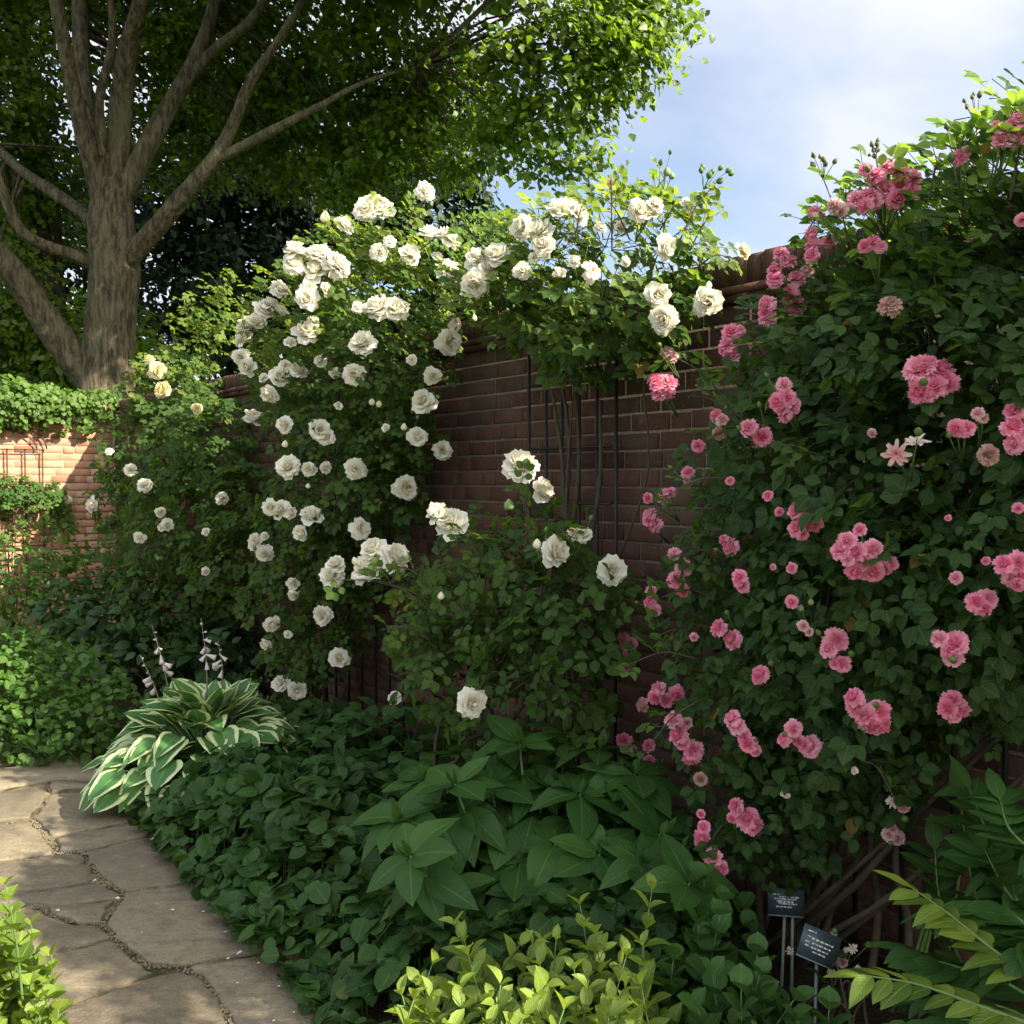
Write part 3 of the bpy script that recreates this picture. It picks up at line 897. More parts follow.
def rose(label, spec, blooms, mat, per_m2, lsize, base, fb, defk='white', L=.11, inner=.35, gap=.62, sprays=(), ncane=9, ph=0., name='climbing_rose', group=None, shade_lobes=()):
    sph = spheres_from(spec) + [(W1(s_, o_q, z_q), R_, d_) for s_, o_q, z_q, R_, d_ in shade_lobes]
    centre = np.mean([c for c, R, d in sph], 0)
    root = empty(name, base, label, 'rose bush', group)
    P, O = sites(sph, per_m2, inner, gap, 5.5, ph)
    n = len(P)
    topw = np.clip((P[:, 2] - 1.7) / .5, 0, 1)[:, None]
    N_ = nrm(O * (.55 - .25 * topw) + UP * .5 - ND * .35 * (1 - topw) + SUNV * (.15 + .9 * topw) + rdir(n) * .55)
    D = nrm(np.cross(N_, rdir(n)) + O * .35 - UP * .18)
    mb = MB(); compound(mb, P, D, N_, L * (.8 + .4 * rng.random(n)), lsize * (.62 + .62 * rng.random(n)), sun_tint=np.where(rng.random(n) < .75, 1.0, .3) * np.clip((P[:, 2] - 2.12 + rng.normal(size=n) * .15) / .35, 0, 1))  # leaves above the wall are tinted paler to look sunlit
    # long shoots breaking the outline, each with its own leaves
    st = MB()
    for (x0, y0, x1, y1, nl) in sprays:
        a = raycast(x0, y0, sph, fb); a = a + nrm(a - CAM) * .08
        b = at_depth(x1, y1, a[1] - .03); mid = (a + b) / 2 + UP * .03
        pts, rr = catmull(np.array([a, mid, b]), np.array([.0032, .0024, .0012]), 5)
        st.tube(pts, rr, 5)
        for k in range(nl):
            t = (k + .6) / nl; q = pts[min(len(pts) - 1, int(t * (len(pts) - 1)))]
            dd = nrm(np.cross(nrm(b - a), rdir(1)[0]) + nrm(b - a) * .5); s_, off, z = wall_coords(q)
            st.tube([q, q + dd * .03, q + dd * .06], [.0014, .0011, .0009], 4)
            compound(mb, q[None], dd[None], nrm(UP * .3 + SUNV * .6 + rdir(1)[0] * .5)[None], .08, lsize * .8, sun_tint=1.0 if q[2] > 2.2 else .3)  # high shoots get the same painted sunlit tint
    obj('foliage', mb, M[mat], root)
    tg = [P[i] for i in rng.choice(n, ncane)]
    canes(st, np.asarray(base, float), tg)
    # short twigs that carry leaves on the outside
    for i in rng.choice(n, min(n, 160)):
        st.tube([P[i] - O[i] * .12 - UP * .03, P[i]], [.0025, .0015], 4)
    obj('canes', st, M['cane'], root, smooth=True)
    add_blooms(root, blooms, sph, fb, centre, None, defk=defk)
    return root, sph

def buds_on_top(root, px0, py0, px1, py1, depth, n=6, spread=14, mat='bronze', rpx=2.6):
    """an upright shoot with a head of small buds"""
    a = at_depth(px0, py0, depth); b = at_depth(px1, py1, depth)
    mb = MB(); mid = a * .4 + b * .6 + np.array([.01, 0, 0])
    fork = a + (b - a) * .72
    mb.tube([a, (a + fork) / 2 + np.array([.006, 0, 0]), fork], [.0026, .0022, .0018], 6)
    for k in range(n):
        q = at_depth(px1 + rng.normal() * spread * .5, py1 + rng.normal() * spread * .35, depth + rng.normal() * .02)
        mb.tube([fork, q], [.0016, .0011], 5); bud_parts(mb, q, q - fork, rpx * depth / F * (.7 + .5 * rng.random()))
    obj('flower_cluster', mb, M[mat], root, smooth=True)

# --- corner rose (left)
o_ = lambda v: ('o', v)
z_ = lambda v: ('z', v)
spec0 = [(165,400,38,o_(.35)),(195,392,26,o_(.2)),(218,432,26,o_(.25)),(150,455,45,o_(.45)),(205,450,50,o_(.35)),(190,515,55,o_(.5)),
         (240,500,32,o_(.3)),(130,500,34,o_(.5)),(235,560,40,o_(.45)),(150,560,45,o_(.55)),(195,345,26,o_(.1)),(215,310,26,o_(.0),.8),(222,286,12,o_(.0),.7),(180,590,50,o_(.5))]
bl0 = [(150,360,5,'cream'),(157,371,8,'cream'),(163,390,8,'cream'),(110,452,4),(131,470,6),(145,486,7),(94,505,8),(140,537,6),(167,525,6),(162,527,4),
       (221,498,6),(206,532,4),(205,571,4),(197,409,5,'cream'),(160,512,5),(66,500,5)]
rose('corner climbing rose with few cream blooms, leftmost of the roses on the long wall', spec0, bl0, 'rose', 230, .044, W1(8.9, .25, 0), .5, ph=1.0, L=.10,
     sprays=[(175,350,168,318,4),(160,380,148,352,3),(190,330,182,300,4),(150,480,112,440,4)])
# --- tall white rose
spec1 = [(405,245,34,o_(.25)),(345,262,38,o_(.25)),(300,312,42,o_(.3)),(262,350,18,o_(.3),.8),(370,300,62,o_(.35)),(432,300,30,o_(.2)),(330,362,60,o_(.4)),(400,355,46,o_(.35)),
         (285,385,28,o_(.3)),(345,425,55,o_(.42)),(392,432,38,o_(.35)),(300,420,28,o_(.35)),(335,492,52,o_(.42)),(378,495,36,o_(.35)),(295,520,34,o_(.4)),
         (330,560,40,o_(.4)),(288,600,34,o_(.4)),(315,640,36,o_(.38)),(290,672,28,o_(.4)),(345,600,30,o_(.3),.5),(300,560,36,o_(.4))]
bl1 = [(425,192,9),(366,210,11),(381,210,12),(374,204,9),(344,226,9),(325,217,6,'bud'),(295,252,11),(293,266,10),(319,255,11),(316,272,11),(336,266,12),(330,260,8),
 (430,236,11),(448,239,12),(410,255,10),(379,252,8),(390,242,6),(279,290,9),(307,299,11),(309,288,8),(263,310,10),(278,313,10),(270,305,8),(248,326,10),(257,322,9),(245,339,10),
 (305,333,12),(379,308,13),(395,310,11),(358,308,6),(363,344,12),(448,274,12),(455,321,9,'spent'),(449,342,12),(474,318,4,'bud'),(241,357,8),(248,367,9),
 (279,377,9),(298,371,8),(264,378,5),(285,366,6),(270,393,9),(321,361,6),(335,373,5),(354,374,10),(412,360,5),(432,376,8),(424,402,11),(417,437,9),
 (253,419,10,'cup'),(285,425,8),(319,430,10),(327,437,8),(372,402,4,'bud'),(379,404,4,'bud'),(338,406,4),(386,428,4),(404,427,4,'bud'),(442,451,9),(285,444,4,'bud'),
 (289,467,11),(309,469,7),(325,468,6),(356,469,10),(405,488,11),(271,507,8),(281,510,9),(290,513,6),(311,517,11),(302,533,8),(360,529,10),(256,542,8),(265,553,8),
 (293,583,6),(293,595,5),(323,615,9),(272,623,8),(267,643,6,'cup'),(288,634,4),(339,659,10),(281,684,8),(297,690,9),(308,486,3,'bud'),(265,536,4),(313,322,6),(290,343,6),(405,306,5),(326,290,7),(437,258,6)]
rose('tall white climbing rose spilling over the wall, with the most white blooms', spec1, bl1, 'rose', 290, .041, W1(5.4, .22, 0), .35, ph=2.0, L=.10,
     sprays=[(405,230,425,200,3),(345,250,344,232,2),(420,250,470,225,4),(380,240,385,200,3),(300,290,300,262,2),(440,310,478,300,3),(330,240,325,222,2),(270,340,236,330,3)])
# --- white rose over the middle of the wall
spec2 = [(492,270,30,o_(.2)),(545,250,42,o_(.15)),(605,240,44,o_(.12)),(660,240,40,o_(.12)),(700,262,22,o_(.15)),(500,305,28,o_(.25)),(545,305,40,o_(.28)),(600,305,48,o_(.3)),
         (650,300,42,o_(.25)),(590,345,30,o_(.25),.8),(560,345,26,o_(.25),.7),(635,345,22,o_(.2),.6),(690,292,18,o_(.2),.6)]
bl2 = [(479,261,13),(498,256,13),(475,283,13),(488,270,10),(523,227,11),(542,232,12),(544,246,11),(561,213,15),(578,215,10),(570,207,8),(592,271,10,'spent'),(559,275,7),(522,271,8),(534,258,5),
 (638,210,10),(648,214,8),(655,205,8),(687,206,8),(664,247,12),(657,295,12),(664,319,13),(707,302,13),(709,285,4,'bud'),(742,251,8,'cream'),(600,228,6),(575,262,6),(620,226,6),
 (667,172,5,'gbud'),(672,176,4,'gbud'),(611,183,4,'faded'),(625,262,5),(517,250,6)]
r2, sph2 = rose('white rose spreading along the wall top in the middle, above the bare trellis', spec2, bl2, 'rose', 330, .046, W1(3.25, .16, 0), .2, ph=3.3,
     ncane=2, sprays=[(612,250,611,175,3),(640,230,667,175,4),(680,240,715,185,5),(700,265,735,262,3),(690,250,720,212,4),(630,240,600,195,3),(575,240,585,200,3),(660,230,690,198,4),(540,240,520,210,3)], L=.11)
buds_on_top(r2, 682, 235, 712, 172, at_off(690, 230, .12)[1], 8, 18, 'stem', 3)
# --- white shrub rose in front of the wall
spec3 = [(432,625,42,o_(.65)),(482,592,52,o_(.65)),(540,592,56,o_(.6)),(590,612,38,o_(.5)),(468,668,52,o_(.7)),(540,662,58,o_(.65)),(585,672,26,o_(.5),.6),(512,722,42,o_(.65)),
         (560,722,38,o_(.55)),(420,588,22,o_(.65),.6),(545,520,26,o_(.45),.6),(510,540,30,o_(.5),.7)]
bl3 = [(333,577,10),(336,565,8),(368,571,13),(374,550,11),(394,558,13),(383,562,9),(355,561,4,'bud'),(453,525,14),(437,514,10),(446,518,8),(520,468,15),(541,491,11,'cup'),(509,505,6,'gbud'),
 (537,544,5,'bud'),(554,552,13),(574,534,6),(584,535,7),(611,570,12),(441,596,4,'bud'),(471,702,13),(395,698,6,'cup'),(432,506,4,'bud')]
rose('low white shrub rose standing in front of the trellis', spec3, [(b[0], b[1], b[2] * 1.1) + b[3:] for b in bl3], 'rose', 235, .044, W1(3.35, .6, 0), .85, ph=4.1, name='shrub_rose', L=.12,
     sprays=[(440,600,395,565,4),(440,620,372,580,5),(480,560,455,532,3),(530,545,520,480,4),(430,640,380,630,3),(560,560,556,556,1),(600,600,612,576,2),(430,600,335,580,4),(545,545,578,540,3)])
# --- pink climbing rose
spec4 = [(880,245,54,o_(.22)),(950,232,62,o_(.25)),(1035,222,72,o_(.25)),(985,165,26,o_(.2),.5),(1038,168,26,o_(.2),.5),(835,300,36,o_(.25)),(800,352,48,o_(.3)),(868,362,72,o_(.42)),(955,350,85,o_(.5)),(1060,370,95,o_(.5)),(762,400,34,o_(.25),.5),
 (732,465,36,o_(.2),.35),(800,452,66,o_(.42)),(885,470,85,o_(.52)),(985,480,92,o_(.55)),(1080,500,80,o_(.5)),(757,552,66,o_(.38)),(845,585,82,o_(.52)),(945,590,82,o_(.55)),(1035,570,72,o_(.5)),
 (712,625,38,o_(.3),.35),(745,650,56,o_(.42),.8),(800,690,72,o_(.48)),(888,690,72,o_(.5)),(955,660,50,o_(.45)),(698,700,28,o_(.3),.25),(745,752,46,o_(.42),.6),(805,765,50,o_(.42)),(862,758,46,o_(.4)),
 (750,830,42,o_(.45),.55),(712,840,26,o_(.45),.35),(785,815,38,o_(.4),.8),(1000,640,40,o_(.4),.8),(700,560,24,o_(.2),.25),(845,805,24,o_(.35),.7)]
P_ = 'palepink'; Fd = 'faded'
bl4 = [(866,170,6),(878,176,8),(888,168,7),(901,172,8),(912,178,8),(885,190,9),(900,186,9),(911,194,9),(895,199,9),(872,180,5),
 (856,200,8),(868,196,8),(865,206,8),(875,202,7),(835,206,7,P_),(842,210,6,P_),(815,212,6),(820,216,5),(811,233,6),(813,245,7),(812,256,7),(828,242,6),
 (781,254,7),(778,266,7),(789,262,7),(775,280,8),(774,271,6),(797,279,8),(807,272,6,P_),(791,294,8),(797,307,8),(788,302,5),
 (767,305,9),(768,318,8),(765,313,6),(731,333,8),(740,331,5),(728,345,8),(733,356,7),(725,350,6),(865,246,6),(873,243,7),(880,247,6),(890,307,11,Fd),
 (920,370,13),(940,372,13),(921,390,12),(934,388,12),(947,383,10),(928,365,9),(960,157,7),(966,152,5,P_),(1004,130,8,P_),(1012,126,8),(1000,140,7),(1010,142,8,P_),(1020,120,8),(1022,135,8),(996,125,4),
 (1022,220,6),(667,352,6,P_),(671,357,6,P_),(655,380,7),(668,384,9),(660,393,8),(658,386,7),(669,392,7),(698,446,6),(716,415,6),(722,420,6,P_),(720,433,7,Fd),(749,428,8),(763,437,9),(688,473,6),(689,479,6),(730,481,4),
 (784,385,7),(778,402,8),(787,398,8),(793,407,8),(786,414,8),(783,408,7),(978,414,6,P_),(983,418,5,P_),(957,428,8),(966,429,8),(896,454,13,'starpink'),(916,443,12,'star'),(988,455,10,Fd),
 (1014,412,9),(1022,418,10),(1012,428,10),(1020,436,10),(1015,444,9),(872,433,4,P_),(768,496,5),(779,512,4),(797,511,8),(809,508,8),(814,522,9),(797,529,8),(803,519,7),(802,534,6),
 (860,530,6),(847,541,8),(842,551,9),(857,552,9),(855,570,9),(872,549,9),(874,571,9),(884,568,7),(890,564,7),(864,559,8),(866,573,7),(848,560,6),
 (724,540,5),(731,547,8),(740,577,7),(743,586,6),(738,583,4),(792,568,5),(773,567,3),(792,602,6),(801,608,4,'gbud'),(811,602,4,'gbud'),(803,626,5,P_),(809,632,4,P_),(836,640,11),(829,650,8),(842,664,8),(835,664,5),
 (956,578,6),(986,561,4),(976,602,9),(987,599,9),(982,607,9),(939,639,8),(956,644,11),(953,657,9),(948,650,6),(1004,565,9),(1018,563,10),(1012,578,9),(1022,575,8),(1018,508,5),(948,518,3),
 (719,628,8),(733,640,9),(648,498,5),(663,497,7),(671,493,5),(650,515,7),(656,525,7),(648,521,5),(674,554,6),(684,568,8),(676,580,8),(683,590,7),(651,591,5),(650,602,6),(655,610,6),
 (623,640,7),(631,644,6),(619,655,8),(627,665,8),(621,648,7),(659,690,8),(655,697,7),(667,700,7),(676,694,8),(694,637,4),(643,705,7,Fd),(674,720,8),(687,723,5,P_),(679,735,9),(683,742,7),(694,751,9),(690,758,7),
 (624,741,7),(628,752,5),(649,746,6),(649,762,6),(658,769,4,Fd),(643,782,4,P_),(733,719,8),(738,727,8),(744,735,7),(748,744,8),(755,750,6),(761,674,8),(758,678,6),(793,729,8),(785,740,7),(799,741,6),(811,747,10),(805,745,6),
 (854,698,9),(858,708,10),(865,715,10),(878,712,11),(880,724,10),(869,723,10),(952,702,10),(948,708,9),(958,708,10),(953,714,8),(736,806,7),(732,818,5),(746,821,9),(754,825,9),(751,816,8),(701,779,7,Fd),(701,814,4),
 (704,827,6),(702,836,7),(699,842,5),(713,857,8),(719,868,8),(713,865,5),(701,884,5,Fd),(892,802,6,'star'),(903,806,6,P_),(889,834,7,P_),(897,837,7,P_),(893,829,5,P_),(854,771,4,'spent'),(785,795,5,'spent'),(1018,585,6)]
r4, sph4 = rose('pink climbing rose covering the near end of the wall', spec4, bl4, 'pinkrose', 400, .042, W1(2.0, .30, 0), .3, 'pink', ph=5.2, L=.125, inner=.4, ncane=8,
     shade_lobes=[(.9,.2,2.2,.30,.6),(.5,.15,2.45,.32,.6),(.1,.12,2.6,.36,.6),(-.35,.15,2.6,.34,.6),(-.3,.2,2.1,.36,.4),(0,.2,1.6,.4,.3),(1.1,.3,2.1,.4,.5),(.7,.3,2.1,.42,.5),(1.0,.3,1.5,.4,.4),(.6,.25,1.5,.4,.4),(.1,.1,2.9,.22,.6),(.4,.15,2.4,.28,.6)],  # unseen lobes beyond the right edge, added to shade the path
     sprays=[(800,260,820,215,4),(740,420,672,355,4),(740,430,690,395,3),(880,240,872,172,4),(955,190,970,140,5),(1000,180,1005,130,4),(960,180,955,150,3),(720,600,655,600,4),(700,640,650,640,3),(700,660,628,665,4),
             (740,480,660,500,4),(740,820,705,850,3),(700,700,640,760,4),(860,760,895,800,3),(900,330,925,300,3),(720,560,680,560,3),(850,250,835,205,3),(1010,200,1030,128,3),(930,200,940,165,3)])
buds_on_top(r4, 838, 225, 818, 162, at_off(840, 230, .2)[1], 7, 14)
buds_on_top(r4, 878, 190, 875, 146, at_off(880, 230, .2)[1], 7, 16)
buds_on_top(r4, 975, 190, 977, 98, at_off(970, 200, .25)[1], 9, 20)
buds_on_top(r4, 930, 350, 920, 305, sph4[6][0][1] - .5, 6, 14, 'stem', 2.2)
mb = MB()
for x0, y0, x1, y1 in ((806, 965, 800, 800), (812, 965, 818, 780), (800, 965, 770, 800), (868, 950, 880, 780), (812, 965, 850, 800), (905, 955, 900, 800)):
    a = at_off(x0, y0, .22); a[2] = 0; b = at_off(x1, y1, .2)
    mb.tube([a, a * .6 + b * .4 + ND * .03, a * .3 + b * .7 - ND * .03, b], [.014, .012, .010, .007], 8, smooth_n=4)
obj('main_stems', mb, M['cane'], r4, smooth=True)
mb = MB()
for x0, y0, x1, y1 in ((566, 700, 575, 380), (572, 700, 552, 390), (575, 700, 600, 400), (572, 640, 560, 370)):
    a = at_off(x0, y0, .12); b = at_off(x1, y1, .14)
    mb.tube([a, a * .7 + b * .3 + DD * .04, a * .3 + b * .7 - DD * .04, b], [.013, .011, .010, .006], 8, smooth_n=4)
obj('main_stems', mb, M['cane'], r2, smooth=True)

# ------------------------------------------------------------------ generic small leaved plants
def bush(name, label, cat, spec, mat, per_m2, lsize, base, tms=T_SIMPLE, width=1., inner=.35, gap=.5, up=.8, k=6, ph=0., behind=False, stems=14, droop=.2, sph=None, stemmat='stem', group=None, zmin=.02):
    sph = sph or spheres_from(spec)
    root = empty(name, base, label, cat, group)
    P, O = sites(sph, per_m2, inner, gap, k, ph, behind=behind, zmin=zmin)
    n = len(P)
    N_ = nrm(O * .4 + UP * up * .7 + SUNV * .45 + rdir(n) * .5)
    D = nrm(np.cross(N_, rdir(n)) * .8 + O * .5 - UP * droop)
    mb = MB(); put_many(mb, tms, P, D, N_, lsize * (.6 + .7 * rng.random(n)), width)
    obj('foliage', mb, M[mat], root)
    st = MB()
    for i in rng.choice(n, stems):
        p = P[i]; b = np.asarray(base, float) + np.array([rng.normal() * .05, rng.normal() * .05, 0])
        st.tube([b, b * .5 + p * .5 + UP * .05, p], [.006, .004, .002], 5, smooth_n=3)
    for i in rng.choice(n, min(n, 120)):
        st.tube([P[i] - O[i] * .10 - UP * .04, P[i]], [.002, .001], 4)
    obj('stems', st, M[stemmat], root, smooth=True)
    return root

# ivy on the sunlit wall
sph = [(W2(t, .02 + rng.normal() * .05, H - .02 + rng.normal() * .05), .17 + .13 * rng.random(), 1.0) for t in np.arange(.12, 7.8, .15)] + [(W2(t, .10, H - .22 - .10 * rng.random()), .08 + .06 * rng.random(), .7) for t in np.arange(.3, 7.8, .3)]
P_sites_fix = sph
def ivy_sites(sph, dens):
    P, O = [], []
    for c, R, dn in sph:
        n = int(dens * 4 * math.pi * R * R); d = rdir(n); P.append(c + d * (R * (.75 + .35 * rng.random(n)))[:, None] * np.array([1, 1, .8])); O.append(d)
    P = np.concatenate(P); O = np.concatenate(O)
    q = P - CORNER; t = -(q @ ND); off = -(q @ DD)
    keep = ~((off < .06) & (off > -.4) & (P[:, 2] < H - .01)) & ~((off < -.4) & (P[:, 2] < H - .2)) & (lump(P, 7) > -.75)
    return P[keep], O[keep]
root = empty('ivy', W2(.2, .05, H), 'thick bright green ivy draped over the top of the orange wall', 'ivy')
P, O = ivy_sites(sph, 620); n = len(P)
mb = MB(); N_ = nrm(O * .6 + UP * .5 - DD * .4 + rdir(n) * .45)
put_many(mb, T_ROUND, P, nrm(np.cross(N_, rdir(n)) - UP * .5), N_, .055 * (.6 + .6 * rng.random(n)))
obj('foliage', mb, M['ivy'], root)
mb = MB()
for k in range(60):
    t = .1 + rng.random() * 4; mb.tube([W2(t, .1, H - .02), W2(t + rng.normal() * .05, .13, H - .18), W2(t + rng.normal() * .1, .12, H - .22 - .12 * rng.random())], .003, 4)
obj('stems', mb, M['cane'], root)
# climber in the trellis on the orange wall
def w2bush(label, pts, mat, dens, ls, base):
    sph = [(W2(t, o, z), R, 1.0) for t, o, z, R in pts]
    root = empty('climbing_plant', base, label, 'climber')
    P, O = [], []
    for c, R, dn in sph:
        n = int(dens * 4 * math.pi * R * R); d = rdir(n); P.append(c + d * (R * rng.random(n) ** .4)[:, None]); O.append(d)
    P = np.concatenate(P); O = np.concatenate(O); q = P - CORNER
    keep = (-(q @ DD) > .05) & (lump(P, 8) > -.5); P, O = P[keep], O[keep]; n = len(P)
    mb = MB(); N_ = nrm(O * .5 + UP * .6 - DD * .4 + rdir(n) * .5)
    compound(mb, P, nrm(np.cross(N_, rdir(n)) - UP * .2), N_, .09, ls * (.6 + .6 * rng.random(n)))
    obj('foliage', mb, M[mat], root)
    st = MB()
    for k in range(9):
        p = P[rng.integers(0, n)]; b = np.asarray(base, float)
        st.tube([b + DD * 0, b * .5 + p * .5 + rdir(1)[0] * .05 - DD * .03, p], [.007, .005, .002], 5, smooth_n=3)
    obj('stems', st, M['cane'], root, smooth=True)
w2bush('leafy climber tied into the rusty arched trellis on the orange wall', [(.62, .12, 1.38, .16), (.8, .15, 1.36, .2), (1.0, .15, 1.4, .22), (1.25, .15, 1.42, .2), (1.5, .15, 1.4, .2), (.55, .12, 1.2, .12), (.9, .15, 1.15, .14)],
       'bush', 260, .04, W2(1.0, .12, 0))

# left bushes
bush('shrub', 'sunlit leafy shrub below the rusty trellis at the left edge', 'shrub', [(45,560,40,z_(8.2)),(85,575,28,z_(8.3),.8),(10,575,40,z_(8.0)),(70,600,42,z_(8.0)),(20,620,40,z_(7.8)),(100,610,30,z_(8.2))],
     'bush', 300, .060, at_depth(50, 700, 8.1) * [1, 1, 0], T_LEAFLET, .9, ph=.3)
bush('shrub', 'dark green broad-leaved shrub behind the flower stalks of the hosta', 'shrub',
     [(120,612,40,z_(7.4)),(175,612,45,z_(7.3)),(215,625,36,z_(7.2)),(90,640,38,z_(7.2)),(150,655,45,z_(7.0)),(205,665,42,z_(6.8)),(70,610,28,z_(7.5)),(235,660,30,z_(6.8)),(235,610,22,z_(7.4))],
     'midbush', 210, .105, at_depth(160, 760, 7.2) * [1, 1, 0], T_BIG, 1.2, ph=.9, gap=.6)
bush('shrub', 'low yellow-green bush spilling over the far edge of the paving', 'shrub',
     [(20,680,48,z_(5.9)),(70,690,46,z_(5.8)),(105,715,36,z_(5.6)),(30,725,44,z_(5.5)),(80,735,36,z_(5.45)),(-20,710,60,z_(5.6)),(120,735,20,z_(5.5)),(0,660,36,z_(6.2)),(-60,720,50,z_(5.5))],
     'bush', 560, .052, at_z(50, 755) * [1, 1, 0], T_LEAFLET, 1.0, ph=1.7, gap=.7)
# ground cover
def cover(label, poly, hfun, dens, ls, mat, tms, name='ground_cover', sideleaf=True, seed_h=.26):
    pts = np.array(poly, float); mn, mxp = pts.min(0), pts.max(0)
    area = (mxp - mn).prod(); n = int(area * dens)
    Q = mn + rng.random((n, 2)) * (mxp - mn)                      # (s, off) pairs
    inside = np.zeros(n, bool); m = len(pts)
    for i in range(m):
        a, b = pts[i], pts[(i + 1) % m]
        c = ((a[1] > Q[:, 1]) != (b[1] > Q[:, 1])) & (Q[:, 0] < (b[0] - a[0]) * (Q[:, 1] - a[1]) / (b[1] - a[1] + 1e-12) + a[0])
        inside ^= c
    Q = Q[inside]; n = len(Q)
    h = hfun(Q[:, 0], Q[:, 1])
    base = ND * (DIST - Q[:, 1])[:, None] + DD * Q[:, 0][:, None]
    hh = h * (1 + .22 * lump(base, 4.5)) + .03 * lump(base, 15)
    f = 1 - np.abs(rng.normal(size=n)) * .34 + .06
    P = base + UP * (hh * np.clip(f, .08, 1.05))[:, None]
    e = .02; gx = (hfun(Q[:, 0] + e, Q[:, 1]) - hfun(Q[:, 0] - e, Q[:, 1])) / (2 * e); gy = (hfun(Q[:, 0], Q[:, 1] + e) - hfun(Q[:, 0], Q[:, 1] - e)) / (2 * e)
    grad = DD * gx[:, None] - ND * gy[:, None]
    N_ = nrm(UP - np.clip(grad, -3, 3) * .4 + rdir(n) * .62)
    D = nrm(np.cross(N_, rdir(n)) - grad * .15 - UP * .18)
    mb = MB(); sz = ls * (.55 + .7 * rng.random(n))
    put_many(mb, tms, P - D * (sz * .4)[:, None], D, N_, sz)
    for i in range(0, n, 6):
        mb.tube([base[i] + UP * .01, P[i]], [.002, .0015], 4, .3)
    o = obj(name, mb, M[mat]); return tag(o, label, 'ground cover', None, 'stuff')
def edge_h(h0, wall_edge=.25, path_edge=1.58, fall=.32):
    def f(s, o):
        return h0 * np.clip((path_edge - o) / fall, .06, 1) ** .5 * np.clip((o - wall_edge) / .25 + .45, .3, 1)
    return f
cover('low carpet of round dark green leaves between the hosta and the path edge', [(1.4, .9), (1.9, .55), (3.0, .4), (4.4, .35), (5.2, .5), (5.0, .95), (5.05, 1.47), (4.6, 1.58), (3.6, 1.60), (2.9, 1.62), (2.2, 1.62), (1.4, 1.66)],
      edge_h(.28), 1350, .074, 'ground', T_ROUND)
bush('shrub', 'dim low plant against the wall foot behind the hosta', 'shrub', [(330,735,30,o_(.5)),(370,735,32,o_(.5)),(410,745,34,o_(.45)),(300,745,26,o_(.6)),(440,760,26,o_(.4)),(355,760,30,o_(.6))], 'ground', 330, .075, W1(4.6, .45, 0), T_ROUND, 1., ph=.2)

# ------------------------------------------------------------------ hosta with cream margins
hc = at_z(207, 792, 0)
hroot = empty('hosta', hc, 'variegated hosta with cream-edged leaves at the corner of the path', 'hosta')
mb = MB(); st = MB()
nl = 200
for k in range(nl):
    a = rng.random() * 2 * math.pi; q = (k + .5) / nl
    el = math.radians(66 - 100 * q ** .85 + rng.normal() * 9)
    rad = .05 + .41 * q; ph_ = np.array([math.cos(a), math.sin(a), 0])
    z = .40 - .26 * q ** 1.5 + rng.normal() * .025
    p = hc + ph_ * rad * (.9 + .2 * rng.random()) + UP * max(z, .04)
    D = nrm(ph_ * math.cos(el) + UP * math.sin(el) + rdir(1)[0] * .12)
    N_ = nrm(UP * math.cos(el) - ph_ * math.sin(el) + rdir(1)[0] * .25 + np.array([0, -.35, .1]))
    ln = .150 + .055 * rng.random()
    mb.put(T_HOSTA[rng.integers(0, 3)], p[None], D[None], N_[None], ln, 1.02 + .25 * rng.random(), np.array([rng.random()]))
    st.tube([hc + ph_ * .03, hc + ph_ * rad * .5 + UP * (z * .72), p + D * .01], [.004, .0035, .003], 5)
obj('leaves', mb, M['hosta'], hroot, smooth=True)
obj('leaf_stalks', st, M['stem'], hroot, smooth=True)
for (x0, y0, x1, y1, nb) in ((172,715,152,625,9),(207,705,201,618,10),(222,700,218,640,8),(165,720,140,655,7)):
    a = at_depth(x0, y0, hc[1] + .02); b = at_depth(x1, y1, hc[1] + .02)
    mb = MB(); mid = (a + b) / 2 + np.array([.012, 0, 0]); pts, rr = catmull(np.array([a, mid, b]), np.array([.0045, .0035, .0018]), 6)
    mb.tube(pts, rr, 6)
    stalk = obj('flower_stalk', mb, M['bronze'], hroot, smooth=True)
    for k in range(nb):
        fm = MB()
        t = .55 + .45 * k / nb; q = pts[int(t * (len(pts) - 1))]; d = nrm(np.array([rng.normal(), rng.normal() * .6, -.75 if k < nb * .6 else .3])); L = (.042 if k < nb * .55 else .016) * (.8 + .4 * rng.random())
        fm.tube([q - d * .004, q + d * L * .3, q + d * L * .7, q + d * L], [.002, .005 * L / .04, .009 * L / .04, .013 * L / .04], 7)
        obj('bell_flower', fm, M['mauve'], stalk, smooth=True)

